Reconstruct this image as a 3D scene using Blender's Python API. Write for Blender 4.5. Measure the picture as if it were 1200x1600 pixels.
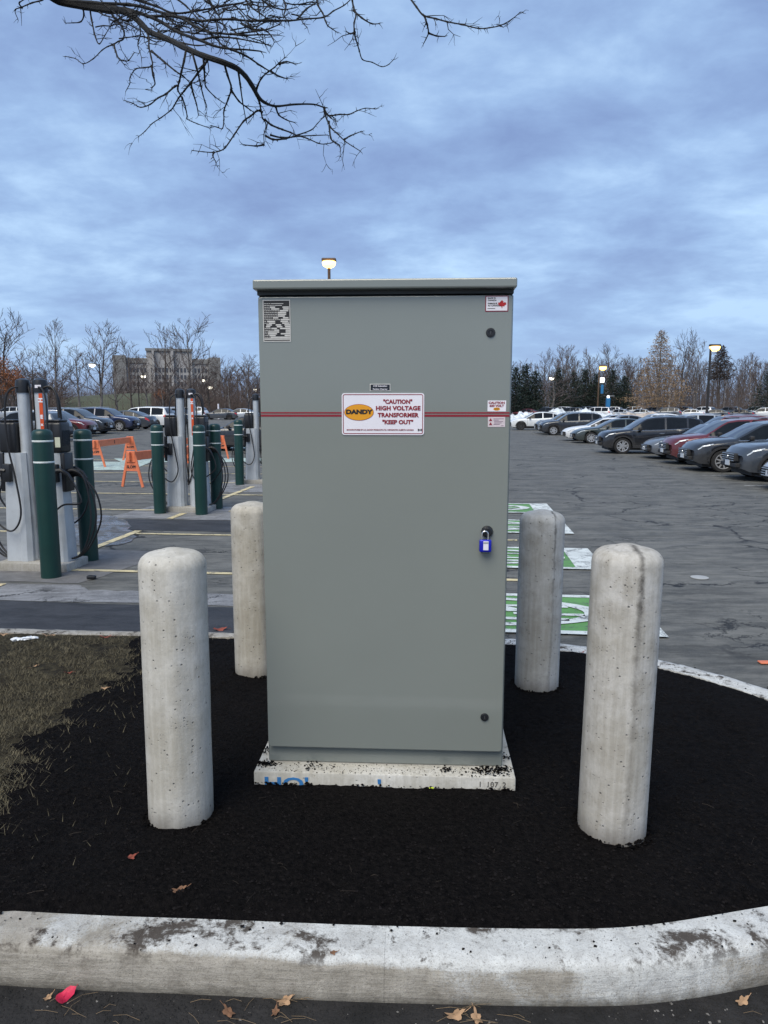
import bpy, bmesh, math, random
import mathutils
from mathutils import Vector, Matrix, noise as mnoise
R = math.radians
random.seed(11)
S = bpy.context.scene
COL = S.collection
for o in list(bpy.data.objects): bpy.data.objects.remove(o)

# ------------------------------------------------------------------ camera, sky, sun, exposure
FPX, CYP, HZP, CAMH = 1150.0, 800.0, 636.0, 1.98
PITCH = math.atan((CYP - HZP) / FPX)
cam_d = bpy.data.cameras.new('camera'); cam = bpy.data.objects.new('camera', cam_d); COL.objects.link(cam)
cam.location = (0, 0, CAMH); cam.rotation_euler = (math.pi / 2 - PITCH, 0, 0)
cam_d.sensor_fit = 'VERTICAL'; cam_d.sensor_height = 36; cam_d.lens = 36 * FPX / 1600
cam_d.clip_start = .05; cam_d.clip_end = 6000
S.camera = cam
S.view_settings.view_transform = 'Standard'; S.view_settings.look = 'None'
S.view_settings.gamma = 1; S.view_settings.use_curve_mapping = False
S.view_settings.exposure = 1.2
SUN_EL, SUN_AZ = 52, 206          # azimuth measured from +Y clockwise: light comes from behind the camera, a little left
w = bpy.data.worlds.new('World'); S.world = w; w.use_nodes = True
nt = w.node_tree; nt.nodes.clear()
def N(nt, t, **k):
    n = nt.nodes.new(t)
    for a, b in k.items():
        if a == 'inp':
            for i, v in b.items(): n.inputs[i].default_value = v
        else: setattr(n, a, b)
    return n
def ramp(n, stops):
    cr = n.color_ramp
    while len(cr.elements) < len(stops): cr.elements.new(.5)
    for e, (p, c) in zip(cr.elements, stops):
        e.position = p; e.color = (c, c, c, 1) if isinstance(c, (int, float)) else (*c, 1)
    return n
L = nt.links.new
sky = N(nt, 'ShaderNodeTexSky'); sky.sky_type = 'NISHITA'; sky.sun_disc = False
sky.sun_elevation = R(SUN_EL); sky.sun_rotation = R(SUN_AZ); sky.altitude = 100; sky.dust_density = 2
tc = N(nt, 'ShaderNodeTexCoord'); sp = N(nt, 'ShaderNodeSeparateXYZ'); L(tc.outputs['Generated'], sp.inputs[0])
zc = N(nt, 'ShaderNodeMath', operation='MAXIMUM', inp={1: 0.0}); L(sp.outputs[2], zc.inputs[0])
za = N(nt, 'ShaderNodeMath', operation='ADD', inp={1: .22}); L(zc.outputs[0], za.inputs[0])
dx = N(nt, 'ShaderNodeMath', operation='DIVIDE'); L(sp.outputs[0], dx.inputs[0]); L(za.outputs[0], dx.inputs[1])
dy = N(nt, 'ShaderNodeMath', operation='DIVIDE'); L(sp.outputs[1], dy.inputs[0]); L(za.outputs[0], dy.inputs[1])
cv = N(nt, 'ShaderNodeCombineXYZ'); L(dx.outputs[0], cv.inputs[0]); L(dy.outputs[0], cv.inputs[1])
n1 = N(nt, 'ShaderNodeTexNoise', inp={'Scale': 1.15, 'Detail': 8, 'Roughness': .50, 'Distortion': .12}); L(cv.outputs[0], n1.inputs['Vector'])
mp = N(nt, 'ShaderNodeMapping'); mp.inputs['Location'].default_value = (4.3, 2.2, 1); mp.inputs['Scale'].default_value = (1.0, 1.15, 1)
L(cv.outputs[0], mp.inputs[0])
n2 = N(nt, 'ShaderNodeTexNoise', inp={'Scale': 3.4, 'Detail': 10, 'Roughness': .58, 'Distortion': .15}); L(mp.outputs[0], n2.inputs['Vector'])
ma = N(nt, 'ShaderNodeMath', operation='MULTIPLY_ADD', inp={1: .45}); L(n2.outputs[0], ma.inputs[0]); 
mb = N(nt, 'ShaderNodeMath', operation='MULTIPLY', inp={1: .62}); L(n1.outputs[0], mb.inputs[0]); L(mb.outputs[0], ma.inputs[2])
cr = ramp(N(nt, 'ShaderNodeValToRGB'), [(.41, (.98, 1.42, 2.60)), (.49, (1.22, 1.80, 3.05)), (.56, (1.55, 2.30, 3.60)), (.66, (2.3, 3.25, 4.5))])
L(ma.outputs[0], cr.inputs[0])
# the clear band of plain blue air low on the horizon
hz = N(nt, 'ShaderNodeMapRange', inp={'From Min': 0.0, 'From Max': .16, 'To Min': .75, 'To Max': 0.0}); L(zc.outputs[0], hz.inputs[0])
mh = N(nt, 'ShaderNodeMixRGB'); mh.inputs[2].default_value = (1.40, 2.25, 3.85, 1); L(hz.outputs[0], mh.inputs[0]); L(cr.outputs[0], mh.inputs[1])
mx = N(nt, 'ShaderNodeMixRGB', inp={0: .88}); L(sky.outputs[0], mx.inputs[1]); L(mh.outputs[0], mx.inputs[2])
bg = N(nt, 'ShaderNodeBackground', inp={'Strength': .1}); L(mx.outputs[0], bg.inputs[0])
wo = N(nt, 'ShaderNodeOutputWorld'); L(bg.outputs[0], wo.inputs[0])
sd = bpy.data.lights.new('sun', 'SUN'); sun = bpy.data.objects.new('sun', sd); COL.objects.link(sun)
sd.energy = 1.5; sd.angle = R(45); sd.color = (1, .925, .77)
_d = Vector((math.sin(R(SUN_AZ)) * math.cos(R(SUN_EL)), math.cos(R(SUN_AZ)) * math.cos(R(SUN_EL)), math.sin(R(SUN_EL))))
sun.rotation_euler = _d.to_track_quat('Z', 'Y').to_euler()

# ------------------------------------------------------------------ helpers
def at(px, py, z=0.0, Y=None):
    a = (px - 600) / FPX; b = (CYP - py) / FPX
    d = Vector((a, math.cos(PITCH) + b * math.sin(PITCH), -math.sin(PITCH) + b * math.cos(PITCH)))
    t = (z - CAMH) / d.z if Y is None else Y / d.y
    return Vector((d.x * t, d.y * t, CAMH + d.z * t))
def lerp(a, b, t): return a + (b - a) * t
def sstep(a, b, x):
    t = max(0, min(1, (x - a) / (b - a))); return t * t * (3 - 2 * t)
def interp(x, pts):
    if x <= pts[0][0]: return pts[0][1]
    for (a, va), (b, vb) in zip(pts, pts[1:]):
        if x <= b: return lerp(va, vb, (x - a) / (b - a) if b > a else 0)
    return pts[-1][1]
def catmull(pts, n=8, closed=False):
    out = []; m = len(pts); rng = range(m if closed else m - 1)
    g = lambda i: Vector(pts[i % m]) if closed else Vector(pts[max(0, min(m - 1, i))])
    for i in rng:
        p0, p1, p2, p3 = g(i - 1), g(i), g(i + 1), g(i + 2)
        for k in range(n):
            t = k / n
            out.append(.5 * ((2 * p1) + (p2 - p0) * t + (2 * p0 - 5 * p1 + 4 * p2 - p3) * t * t + (3 * p1 - p0 - 3 * p2 + p3) * t ** 3))
    if not closed: out.append(Vector(pts[-1]))
    return out
class MB:
    def __init__(s): s.v = []; s.f = []
    def add(s, vs, fs):
        b = len(s.v); s.v += [tuple(v) for v in vs]; s.f += [tuple(b + i for i in f) for f in fs]; return s
    def box(s, x0, x1, y0, y1, z0, z1, M=None):
        vs = [Vector((x, y, z)) for z in (z0, z1) for y in (y0, y1) for x in (x0, x1)]
        if M: vs = [M @ v for v in vs]
        return s.add(vs, [(0, 2, 3, 1), (4, 5, 7, 6), (0, 1, 5, 4), (2, 6, 7, 3), (0, 4, 6, 2), (1, 3, 7, 5)])
    def rbox(s, x0, x1, y0, y1, z0, z1, r=.01, seg=2, M=None):
        bm = bmesh.new(); vs = [bm.verts.new((x, y, z)) for z in (z0, z1) for y in (y0, y1) for x in (x0, x1)]
        for f in [(0, 2, 3, 1), (4, 5, 7, 6), (0, 1, 5, 4), (2, 6, 7, 3), (0, 4, 6, 2), (1, 3, 7, 5)]: bm.faces.new([vs[i] for i in f])
        bmesh.ops.bevel(bm, geom=bm.edges[:], offset=r, segments=seg, affect='EDGES', profile=.5)
        bm.verts.index_update()
        s.add([(M @ v.co if M else v.co) for v in bm.verts], [[v.index for v in f.verts] for f in bm.faces]); bm.free(); return s
    def tube(s, pts, r, n=6, cap=True):
        pts = [Vector(p) for p in pts]; rr = r if isinstance(r, (list, tuple)) else [r] * len(pts)
        base = len(s.v); up = None
        for i, p in enumerate(pts):
            d = (pts[min(i + 1, len(pts) - 1)] - pts[max(i - 1, 0)])
            if d.length < 1e-9: d = Vector((0, 0, 1))
            d.normalize()
            if up is None: up = Vector((0, 0, 1)) if abs(d.z) < .9 else Vector((1, 0, 0))
            a = d.cross(up)
            if a.length < 1e-6: a = d.orthogonal()
            a.normalize(); b = a.cross(d); up = b
            for k in range(n):
                t = 2 * math.pi * k / n
                s.v.append(tuple(p + (a * math.cos(t) + b * math.sin(t)) * rr[i]))
        for i in range(len(pts) - 1):
            for k in range(n):
                k2 = (k + 1) % n
                s.f.append((base + i * n + k, base + i * n + k2, base + (i + 1) * n + k2, base + (i + 1) * n + k))
        if cap and n > 2:
            s.f.append(tuple(base + k for k in range(n))[::-1]); s.f.append(tuple(base + (len(pts) - 1) * n + k for k in range(n)))
        return s
    def lathe(s, prof, n=24, M=None, c=(0, 0, 0)):
        base = len(s.v); c = Vector(c)
        for r, z in prof:
            for k in range(n):
                t = 2 * math.pi * k / n; v = Vector((r * math.cos(t), r * math.sin(t), z)) + c
                s.v.append(tuple(M @ v if M else v))
        for i in range(len(prof) - 1):
            for k in range(n):
                k2 = (k + 1) % n; s.f.append((base + i * n + k, base + i * n + k2, base + (i + 1) * n + k2, base + (i + 1) * n + k))
        s.f.append(tuple(base + k for k in range(n))[::-1]); s.f.append(tuple(base + (len(prof) - 1) * n + k for k in range(n)))
        return s
    def prism(s, poly, h0, h1, M=None):
        n = len(poly); vs = [Vector((p[0], p[1], h)) for h in (h0, h1) for p in poly]
        if M: vs = [M @ v for v in vs]
        return s.add(vs, [tuple(range(n))[::-1], tuple(range(n, 2 * n))] + [(i, (i + 1) % n, n + (i + 1) % n, n + i) for i in range(n)])
    def build(s, name, mat, parent=None, smooth=False, angle=35, kind=None, label=None):
        me = bpy.data.meshes.new(name); me.from_pydata(s.v, [], s.f); me.update()
        if smooth:
            me.polygons.foreach_set('use_smooth', [True] * len(me.polygons))
            try: me.set_sharp_from_angle(angle=R(angle))
            except Exception: pass
        me.materials.append(mat)
        o = bpy.data.objects.new(name, me); COL.objects.link(o)
        if parent is not None: o.parent = parent
        if kind: o['kind'] = kind
        if label: o['label'] = label
        return o
def tag(o, label, cat, group=None):
    o['label'] = label; o['category'] = cat
    if group: o['group'] = group
    return o
def thing(name, label=None, cat=None, loc=(0, 0, 0), rz=0, group=None, kind=None):
    o = bpy.data.objects.new(name, None); COL.objects.link(o); o.location = loc; o.rotation_euler = (0, 0, rz)
    o.empty_display_size = .2
    if label: tag(o, label, cat, group)
    if kind: o['kind'] = kind
    return o
def kids(o): return [c for c in bpy.data.objects if c.parent == o]
def copy_tree(o, parent=None, cache={}):
    c = o.copy(); COL.objects.link(c)
    if parent is not None: c.parent = parent
    for k in o.children: copy_tree(k, c)
    return c
def text_mb(body, size, M, bold=0.0, ex=.0008, align='CENTER', spacing=1.0, sx=1.0):
    cu = bpy.data.curves.new('t', 'FONT'); cu.body = body; cu.size = size; cu.offset = bold; cu.extrude = ex; cu.resolution_u = 3
    cu.align_x = align; cu.align_y = 'CENTER'; cu.space_character = spacing
    o = bpy.data.objects.new('t', cu); COL.objects.link(o)
    bpy.context.view_layer.update()
    me = bpy.data.meshes.new_from_object(o.evaluated_get(bpy.context.evaluated_depsgraph_get()))
    mbx = MB(); Sx = Matrix.Diagonal((sx, 1, 1, 1))
    mbx.add([M @ (Sx @ v.co) for v in me.vertices], [tuple(p.vertices) for p in me.polygons])
    bpy.data.objects.remove(o); bpy.data.curves.remove(cu); bpy.data.meshes.remove(me)
    return mbx

def relabel(prefix_fn, items, marks):
    # tells alike things apart by the landmarks they stand between, counted from the left
    items = sorted(items, key=lambda q: q[0]); slots = {}
    for px, o in items:
        k = max([i for i, m in enumerate(marks) if m[0] <= px] or [0]); slots.setdefault(k, []).append(o)
    words = ['first', 'second', 'third', 'fourth', 'fifth', 'sixth', 'seventh', 'eighth', 'ninth', 'tenth', 'eleventh', 'twelfth', 'thirteenth', 'fourteenth']
    for k, ob in slots.items():
        for i, o in enumerate(ob):
            right = marks[k][1]
            o['label'] = (prefix_fn(o) + ', ' + (words[i] + ' from the left ' if len(ob) > 1 else '') + right)[:200]
# ------------------------------------------------------------------ materials
def new_mat(name):
    m = bpy.data.materials.new(name); m.use_nodes = True
    nt = m.node_tree; b = nt.nodes['Principled BSDF']; return m, nt, b
def mat(name, col, rough=.5, metal=0, var=.12, scale=8, bump=0, bscale=60, coat=0, spec=.5, emit=None, es=0, coords='Object'):
    m, nt, b = new_mat(name); L = nt.links.new
    b.inputs['Roughness'].default_value = rough; b.inputs['Metallic'].default_value = metal
    b.inputs['Specular IOR Level'].default_value = spec
    if coat: b.inputs['Coat Weight'].default_value = coat; b.inputs['Coat Roughness'].default_value = .06
    tc = N(nt, 'ShaderNodeTexCoord')
    n = N(nt, 'ShaderNodeTexNoise', inp={'Scale': scale, 'Detail': 5, 'Roughness': .6}); L(tc.outputs[coords], n.inputs['Vector'])
    r = ramp(N(nt, 'ShaderNodeValToRGB'), [(.3, tuple(c * (1 - var) for c in col)), (.7, tuple(min(1, c * (1 + var)) for c in col))])
    L(n.outputs[0], r.inputs[0]); L(r.outputs[0], b.inputs['Base Color'])
    if bump:
        n2 = N(nt, 'ShaderNodeTexNoise', inp={'Scale': bscale, 'Detail': 4}); L(tc.outputs[coords], n2.inputs['Vector'])
        bp = N(nt, 'ShaderNodeBump', inp={'Strength': bump, 'Distance': .01}); L(n2.outputs[0], bp.inputs['Height']); L(bp.outputs[0], b.inputs['Normal'])
    if emit: b.inputs['Emission Color'].default_value = (*emit, 1); b.inputs['Emission Strength'].default_value = es
    return m
def math_n(nt, op, a, b=None, c=None):
    n = nt.nodes.new('ShaderNodeMath'); n.operation = op; n.use_clamp = False
    for i, x in enumerate((a, b, c)):
        if x is None: continue
        if isinstance(x, (int, float)): n.inputs[i].default_value = x
        else: nt.links.new(x, n.inputs[i])
    return n.outputs[0]
def noise_n(nt, vec, scale, detail=4, rough=.55, dist=0, msc=None, loc=None):
    if msc or loc:
        mp = nt.nodes.new('ShaderNodeMapping'); nt.links.new(vec, mp.inputs[0])
        if msc: mp.inputs['Scale'].default_value = msc
        if loc: mp.inputs['Location'].default_value = loc
        vec = mp.outputs[0]
    n = N(nt, 'ShaderNodeTexNoise', inp={'Scale': scale, 'Detail': detail, 'Roughness': rough, 'Distortion': dist}); nt.links.new(vec, n.inputs['Vector'])
    return n.outputs[0]
def mr(nt, v, a, b, c=0, d=1):
    n = N(nt, 'ShaderNodeMapRange', inp={'From Min': a, 'To Min': c, 'To Max': d}); nt.links.new(v, n.inputs[0])
    if isinstance(b, (int, float)): n.inputs['From Max'].default_value = b
    else: nt.links.new(b, n.inputs['From Max'])
    return n.outputs[0]
def mixc(nt, f, a, b):
    n = nt.nodes.new('ShaderNodeMixRGB')
    for i, x in ((0, f), (1, a), (2, b)):
        if isinstance(x, (int, float)): n.inputs[i].default_value = x
        elif isinstance(x, tuple): n.inputs[i].default_value = (*x, 1)
        else: nt.links.new(x, n.inputs[i])
    return n.outputs[0]
def concrete(name, base, streak=None, dirt=.5, pits=1.0, tint=(.9, .96, 1.05), lowdirt=None):
    m, nt, b = new_mat(name); L = nt.links.new; b.inputs['Roughness'].default_value = .85; b.inputs['Specular IOR Level'].default_value = .25
    tc = N(nt, 'ShaderNodeTexCoord'); V = tc.outputs['Object']
    big = noise_n(nt, V, 3.2, 5, .6); fine = noise_n(nt, V, 60, 3, .6); mid = noise_n(nt, V, 14, 5, .65, .4)
    c = mixc(nt, mr(nt, big, .38, .62), tuple(x * y * .80 for x, y in zip(base, (1.0, .97, .90))), tuple(min(1, x * 1.1) for x in base))
    c = mixc(nt, mr(nt, mid, .45, .70, 0, .8 * dirt), c, tuple(x * y * .62 for x, y in zip(base, (1.0, .95, .85))))
    c = mixc(nt, mr(nt, mid, .25, .42, .45, 0), c, tuple(min(1, x * 1.25) for x in base))
    c = mixc(nt, mr(nt, fine, .35, .75, 0, .35), c, tuple(x * .7 for x in base))
    vst = noise_n(nt, V, 38, 5, .7, .1, (1, 1, .07)); vs2 = noise_n(nt, V, 150, 3, .7)
    c = mixc(nt, mr(nt, vst, .48, .70, 0, .55 * dirt), c, tuple(x * y * .60 for x, y in zip(base, (1.0, .96, .88))))
    c = mixc(nt, mr(nt, vst, .50, .30, 0, .35), c, tuple(min(1, x * 1.18) for x in base))
    c = mixc(nt, mr(nt, vs2, .58, .74, 0, .55), c, tuple(x * .50 for x in base))
    vo = N(nt, 'ShaderNodeTexVoronoi', inp={'Scale': 34, 'Randomness': 1}); L(V, vo.inputs['Vector'])
    gate = noise_n(nt, V, 9, 2)
    pit = math_n(nt, 'MULTIPLY', mr(nt, vo.outputs['Distance'], .07, .18, 1, 0), mr(nt, gate, .46, .54, 0, 1))
    vo2 = N(nt, 'ShaderNodeTexVoronoi', inp={'Scale': 70, 'Randomness': 1}); L(V, vo2.inputs['Vector'])
    pit2 = math_n(nt, 'MULTIPLY', mr(nt, vo2.outputs['Distance'], .08, .24, 1, 0), mr(nt, mid, .55, .64, 0, .7))
    pit = math_n(nt, 'MAXIMUM', pit, pit2)
    c = mixc(nt, math_n(nt, 'MULTIPLY', pit, .75 * pits), c, tuple(x * .22 for x in base))
    if streak is not None or lowdirt is not None:
        sx = N(nt, 'ShaderNodeSeparateXYZ'); L(V, sx.inputs[0])
    if streak is not None:
        ax, w0, s0, ztop = streak                          # object x of the streak, half width, strength, height where it is strongest
        wob = noise_n(nt, V, 5, 3, .6, 0, (1, 1, .5))
        wob2 = noise_n(nt, V, 45, 4, .7)
        x = math_n(nt, 'ADD', sx.outputs[0], math_n(nt, 'ADD', math_n(nt, 'MULTIPLY_ADD', wob, .04, -.020 - ax), math_n(nt, 'MULTIPLY_ADD', wob2, .022, -.011)))
        ab = math_n(nt, 'ABSOLUTE', x)
        f = mr(nt, ab, w0 * .4, math_n(nt, 'MULTIPLY', mid, w0 * 6.5), 1, 0); zf = mr(nt, sx.outputs[2], ztop - .55, ztop, .35, 1); front = mr(nt, sx.outputs[1], -.02, .02, 1, 0)
        f = math_n(nt, 'MULTIPLY', f, math_n(nt, 'MULTIPLY', zf, mr(nt, mid, .3, .6, .4, 1)))
        f = math_n(nt, 'MULTIPLY', math_n(nt, 'MULTIPLY', f, front), s0)
        c = mixc(nt, f, c, (.05, .045, .04))
    if lowdirt is not None:
        f = math_n(nt, 'MULTIPLY', mr(nt, math_n(nt, 'MULTIPLY_ADD', mid, .14, sx.outputs[2]), lowdirt, lowdirt + .14, 1, 0), .8)
        c = mixc(nt, f, c, (.045, .035, .028))
    L(c, b.inputs['Base Color'])
    h = math_n(nt, 'SUBTRACT', math_n(nt, 'MULTIPLY_ADD', fine, .25, math_n(nt, 'MULTIPLY', mid, .35)), math_n(nt, 'MULTIPLY', pit, .8))
    bp = N(nt, 'ShaderNodeBump', inp={'Strength': .7, 'Distance': .007}); L(h, bp.inputs['Height']); L(bp.outputs[0], b.inputs['Normal'])
    return m
def asphalt(name, base, light=.6, crack=1.0, streaky=1.0):
    m, nt, b = new_mat(name); L = nt.links.new; b.inputs['Specular IOR Level'].default_value = .35
    tc = N(nt, 'ShaderNodeTexCoord'); V = tc.outputs['Object']
    agg = noise_n(nt, V, 120, 3, .7); mid = noise_n(nt, V, 2.6, 9, .75, .1, (.8, 1.6, 1)); big = noise_n(nt, V, .35, 5, .6, .8)
    stain = noise_n(nt, V, 1.3, 11, .78, .15, (.5, 1.7, 1), (3, 1, 0))
    c = mixc(nt, mr(nt, mid, .41, .59), tuple(x * .60 for x in base), tuple(x * 1.35 for x in base))
    c = mixc(nt, mr(nt, big, .45, .7, 0, .6 * light), c, tuple(x * 1.75 for x in base))
    c = mixc(nt, mr(nt, stain, .515, .59, 0, .70 * streaky), c, tuple(x * .42 for x in base))
    c = mixc(nt, mr(nt, stain, .47, .38, 0, .75 * light), c, tuple(x * 1.9 for x in base))
    c = mixc(nt, mr(nt, agg, .5, .78, 0, .6), c, tuple(x * 2.3 for x in base))
    c = mixc(nt, mr(nt, agg, .45, .25, 0, .5), c, tuple(x * .35 for x in base))
    sk = noise_n(nt, V, 5.5, 8, .75, .1, (.3, 2.0, 1), (1, 8, 0))
    c = mixc(nt, mr(nt, sk, .51, .62, 0, .34 * light), c, tuple(x * 1.9 for x in base))
    c = mixc(nt, mr(nt, sk, .49, .40, 0, .38 * streaky), c, tuple(x * .45 for x in base))
    # cracks: noise-bent cell borders, and long near-straight ones
    wn = N(nt, 'ShaderNodeTexNoise', inp={'Scale': 1.3, 'Detail': 6, 'Roughness': .7}); L(V, wn.inputs['Vector'])
    va = N(nt, 'ShaderNodeVectorMath', operation='MULTIPLY_ADD'); va.inputs[1].default_value = (1.1, 1.1, 0); L(wn.outputs['Color'], va.inputs[0]); L(V, va.inputs[2])
    ms = N(nt, 'ShaderNodeMapping'); ms.inputs['Scale'].default_value = (.6, 1, 1); L(va.outputs[0], ms.inputs[0])
    vo = N(nt, 'ShaderNodeTexVoronoi', feature='DISTANCE_TO_EDGE', inp={'Scale': .55}); L(ms.outputs[0], vo.inputs['Vector'])
    vo2 = N(nt, 'ShaderNodeTexVoronoi', feature='DISTANCE_TO_EDGE', inp={'Scale': 2.1}); L(va.outputs[0], vo2.inputs['Vector'])
    g0 = mr(nt, noise_n(nt, V, .33, 3, .6, .5, None, (2, 9, 0)), .47, .53)
    ck = math_n(nt, 'MULTIPLY', mr(nt, vo.outputs['Distance'], .004, .014, 1, 0), g0)
    gate = mr(nt, noise_n(nt, V, .7, 3, .6, 0, None, (7, 3, 0)), .56, .62)
    ck2 = math_n(nt, 'MULTIPLY', mr(nt, vo2.outputs['Distance'], .006, .03, .9, 0), gate)
    ck = math_n(nt, 'MULTIPLY', math_n(nt, 'MAXIMUM', ck, ck2), crack)
    c = mixc(nt, ck, c, (.012, .012, .013))
    L(c, b.inputs['Base Color'])
    L(mr(nt, mid, .3, .7, .62, .86), b.inputs['Roughness'])
    h = math_n(nt, 'SUBTRACT', math_n(nt, 'MULTIPLY', agg, .5), ck)
    bp = N(nt, 'ShaderNodeBump', inp={'Strength': .6, 'Distance': .006}); L(h, bp.inputs['Height']); L(bp.outputs[0], b.inputs['Normal'])
    return m
def road_paint(name, col, wear=.45, under=(.07, .073, .08), sc=6):
    m, nt, b = new_mat(name); L = nt.links.new; b.inputs['Roughness'].default_value = .7
    tc = N(nt, 'ShaderNodeTexCoord'); V = tc.outputs['Object']
    a = noise_n(nt, V, sc, 8, .75, .3); f = noise_n(nt, V, 90, 2, .6)
    k = math_n(nt, 'ADD', math_n(nt, 'MULTIPLY', a, .75), math_n(nt, 'MULTIPLY', f, .25))
    c = mixc(nt, mr(nt, noise_n(nt, V, 2.5, 3), .35, .65), tuple(x * .85 for x in col), tuple(min(1, x * 1.05) for x in col))
    c = mixc(nt, mr(nt, k, .62 - .2 * wear, .68 - .12 * wear), c, under)
    L(c, b.inputs['Base Color']); return m

ASPH = asphalt('asphalt', (.098, .097, .090))
TRENCH = asphalt('fresh_asphalt', (.030, .032, .038), light=.25, crack=0, streaky=.3)
PATCH = asphalt('pale_asphalt', (.17, .172, .18), light=.5, crack=.8, streaky=.5)
BOLL = [concrete('bollard_concrete', (.50, .485, .45), None, .5, 1.0, lowdirt=.03),
        concrete('bollard_concrete', (.47, .455, .43), (.012, .006, .95, 1.15), .9, 1.0, lowdirt=.03),
        concrete('bollard_concrete', (.45, .43, .39), None, .6, 1.0, lowdirt=.03),
        concrete('bollard_concrete', (.46, .455, .44), (.055, .004, .8, 1.15), .7, .9, lowdirt=.03)]
PADC = concrete('pad_concrete', (.52, .51, .48), None, .8, .6)
STATPAD = concrete('station_pad_concrete', (.36, .35, .33), None, .7, .5)
CAB = mat('cabinet_grey_enamel', (.196, .215, .201), .17, var=.03, scale=1.2, bump=.16, bscale=1.6, coat=.5)
CABD = mat('cabinet_gap', (.05, .055, .055), .5)
GREEN = mat('green_sleeve', (.004, .033, .028), .38, var=.12, scale=4)
WHITET = mat('white_tape', (.62, .66, .66), .5)
ALU = mat('brushed_aluminium', (.50, .53, .56), .42, metal=.35, var=.1, scale=5)
BLK = mat('black_plastic', (.012, .013, .016), .38, var=.2)
RUB = mat('black_rubber_cable', (.008, .008, .01), .5, var=.2)
DARKCABINET = mat('dark_screen', (.015, .02, .025), .12, var=.3)
ORG = mat('orange_plastic', (.64, .175, .080), .55, var=.12, scale=9)
ORSTK = mat('orange_sticker', (.55, .07, .012), .5)
STENCIL = mat('black_stencil', (.02, .015, .015), .6)
WHT = mat('white_vinyl', (.74, .72, .78), .4, var=.03)
DRED = mat('dark_red_ink', (.23, .006, .018), .5, var=.05)
BLKI = mat('black_ink', (.008, .008, .010), .5)
NAVY = mat('navy_label', (.008, .012, .02), .4)
AMB = mat('amber_ink', (.70, .30, .008), .45, var=.04)
SILV = mat('silver_print', (.55, .54, .52), .45, var=.1, scale=60)
PINKV = mat('pale_pink_vinyl', (.60, .52, .55), .45, var=.06, scale=60)
REDL = mat('leaf_red_ink', (.42, .006, .010), .5, var=.05)
YELP = road_paint('yellow_road_paint', (.60, .51, .30), .62)
WHTP = road_paint('white_road_paint', (.60, .64, .63), .62)
GRNP = road_paint('green_road_paint', (.10, .26, .07), .52)
PALP = road_paint('pale_mint_road_paint', (.42, .52, .48), .6)
BARK = mat('bare_bark', (.075, .062, .055), .9, var=.3, scale=2)
BARK2 = mat('grey_bark', (.13, .12, .115), .9, var=.3, scale=2)
BARKN = mat('near_black_bark', (.0045, .004, .004), .85, var=.3, scale=30, bump=.6, bscale=90)  # even near-black tone for the overhead branches
TWIG = mat('bare_twigs', (.095, .076, .072), .95, var=.25, scale=1)
TWIGB = mat('brown_twigs', (.088, .066, .060), .95, var=.3, scale=1)
RUST = mat('rusty_leaves', (.22, .085, .035), .9, var=.35, scale=2)
TAN = mat('tan_needles', (.25, .17, .10), .95, var=.3, scale=1)
PINE = mat('dark_pine_needles', (.014, .026, .019), .95, var=.5, scale=1)
BIRCH = mat('pale_birch_bark', (.34, .33, .33), .9, var=.3, scale=3)
LAWN = mat('far_grass', (.062, .068, .036), .95, var=.3, scale=.08)
FIELD = mat('field', (.085, .08, .055), .95, var=.3, scale=.05)
SNOW = mat('dirty_snow', (.56, .60, .64), .8, var=.45, scale=1.6, bump=1, bscale=4)
SNOWD = mat('muddy_snow', (.42, .37, .33), .85, var=.45, scale=1.0, bump=.8, bscale=3)
TYRE = mat('tyre_rubber', (.014, .014, .015), .8, var=.3)
RIM = mat('alloy_rim', (.52, .53, .55), .32, metal=.6, var=.1)
RIMD = mat('steel_rim', (.05, .05, .052), .5, metal=.3)
GLW = mat('windscreen_glass', (.014, .018, .024), .04, var=.2, spec=1.0)
GLS = mat('car_glass', (.010, .013, .017), .05, var=.2, spec=.2)
CHR = mat('chrome_trim', (.70, .72, .74), .15, metal=.9, var=.05)
HLT = mat('headlight_lens', (.48, .52, .56), .12, var=.35, scale=20, spec=.8)
TLT = mat('tail_light_lens', (.42, .012, .012), .15, var=.2, scale=20, spec=.8)
PLT = mat('licence_plate', (.62, .65, .68), .5)
CLAD = mat('black_cladding', (.018, .018, .02), .65, var=.2)
POLE = mat('dark_lamp_pole', (.020, .018, .018), .5)
POLEB = mat('bronze_lamp_pole', (.10, .062, .035), .5)
POLEG = mat('galvanised_pole', (.22, .22, .23), .5)
BLUEP = mat('blue_post_paint', (.02, .16, .36), .45)
LAMPW = mat('warm_lamp_lens', (1, .8, .4), .4, emit=(1, .56, .13), es=2.3)
LAMPC = mat('cool_lamp_lens', (1, 1, 1), .4, emit=(1, .92, .75), es=1.6)
LAMPS = mat('white_sign_box', (.9, .9, .9), .4, emit=(.9, .95, 1), es=.7)
WALLB = mat('building_concrete', (.34, .33, .33), .9, var=.12, scale=.2)  # concrete grey made paler, distance haze put into the colour
WALLD = mat('building_dark_band', (.20, .20, .20), .9, var=.12, scale=.2)
WING = mat('building_window', (.07, .075, .09), .2)
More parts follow.
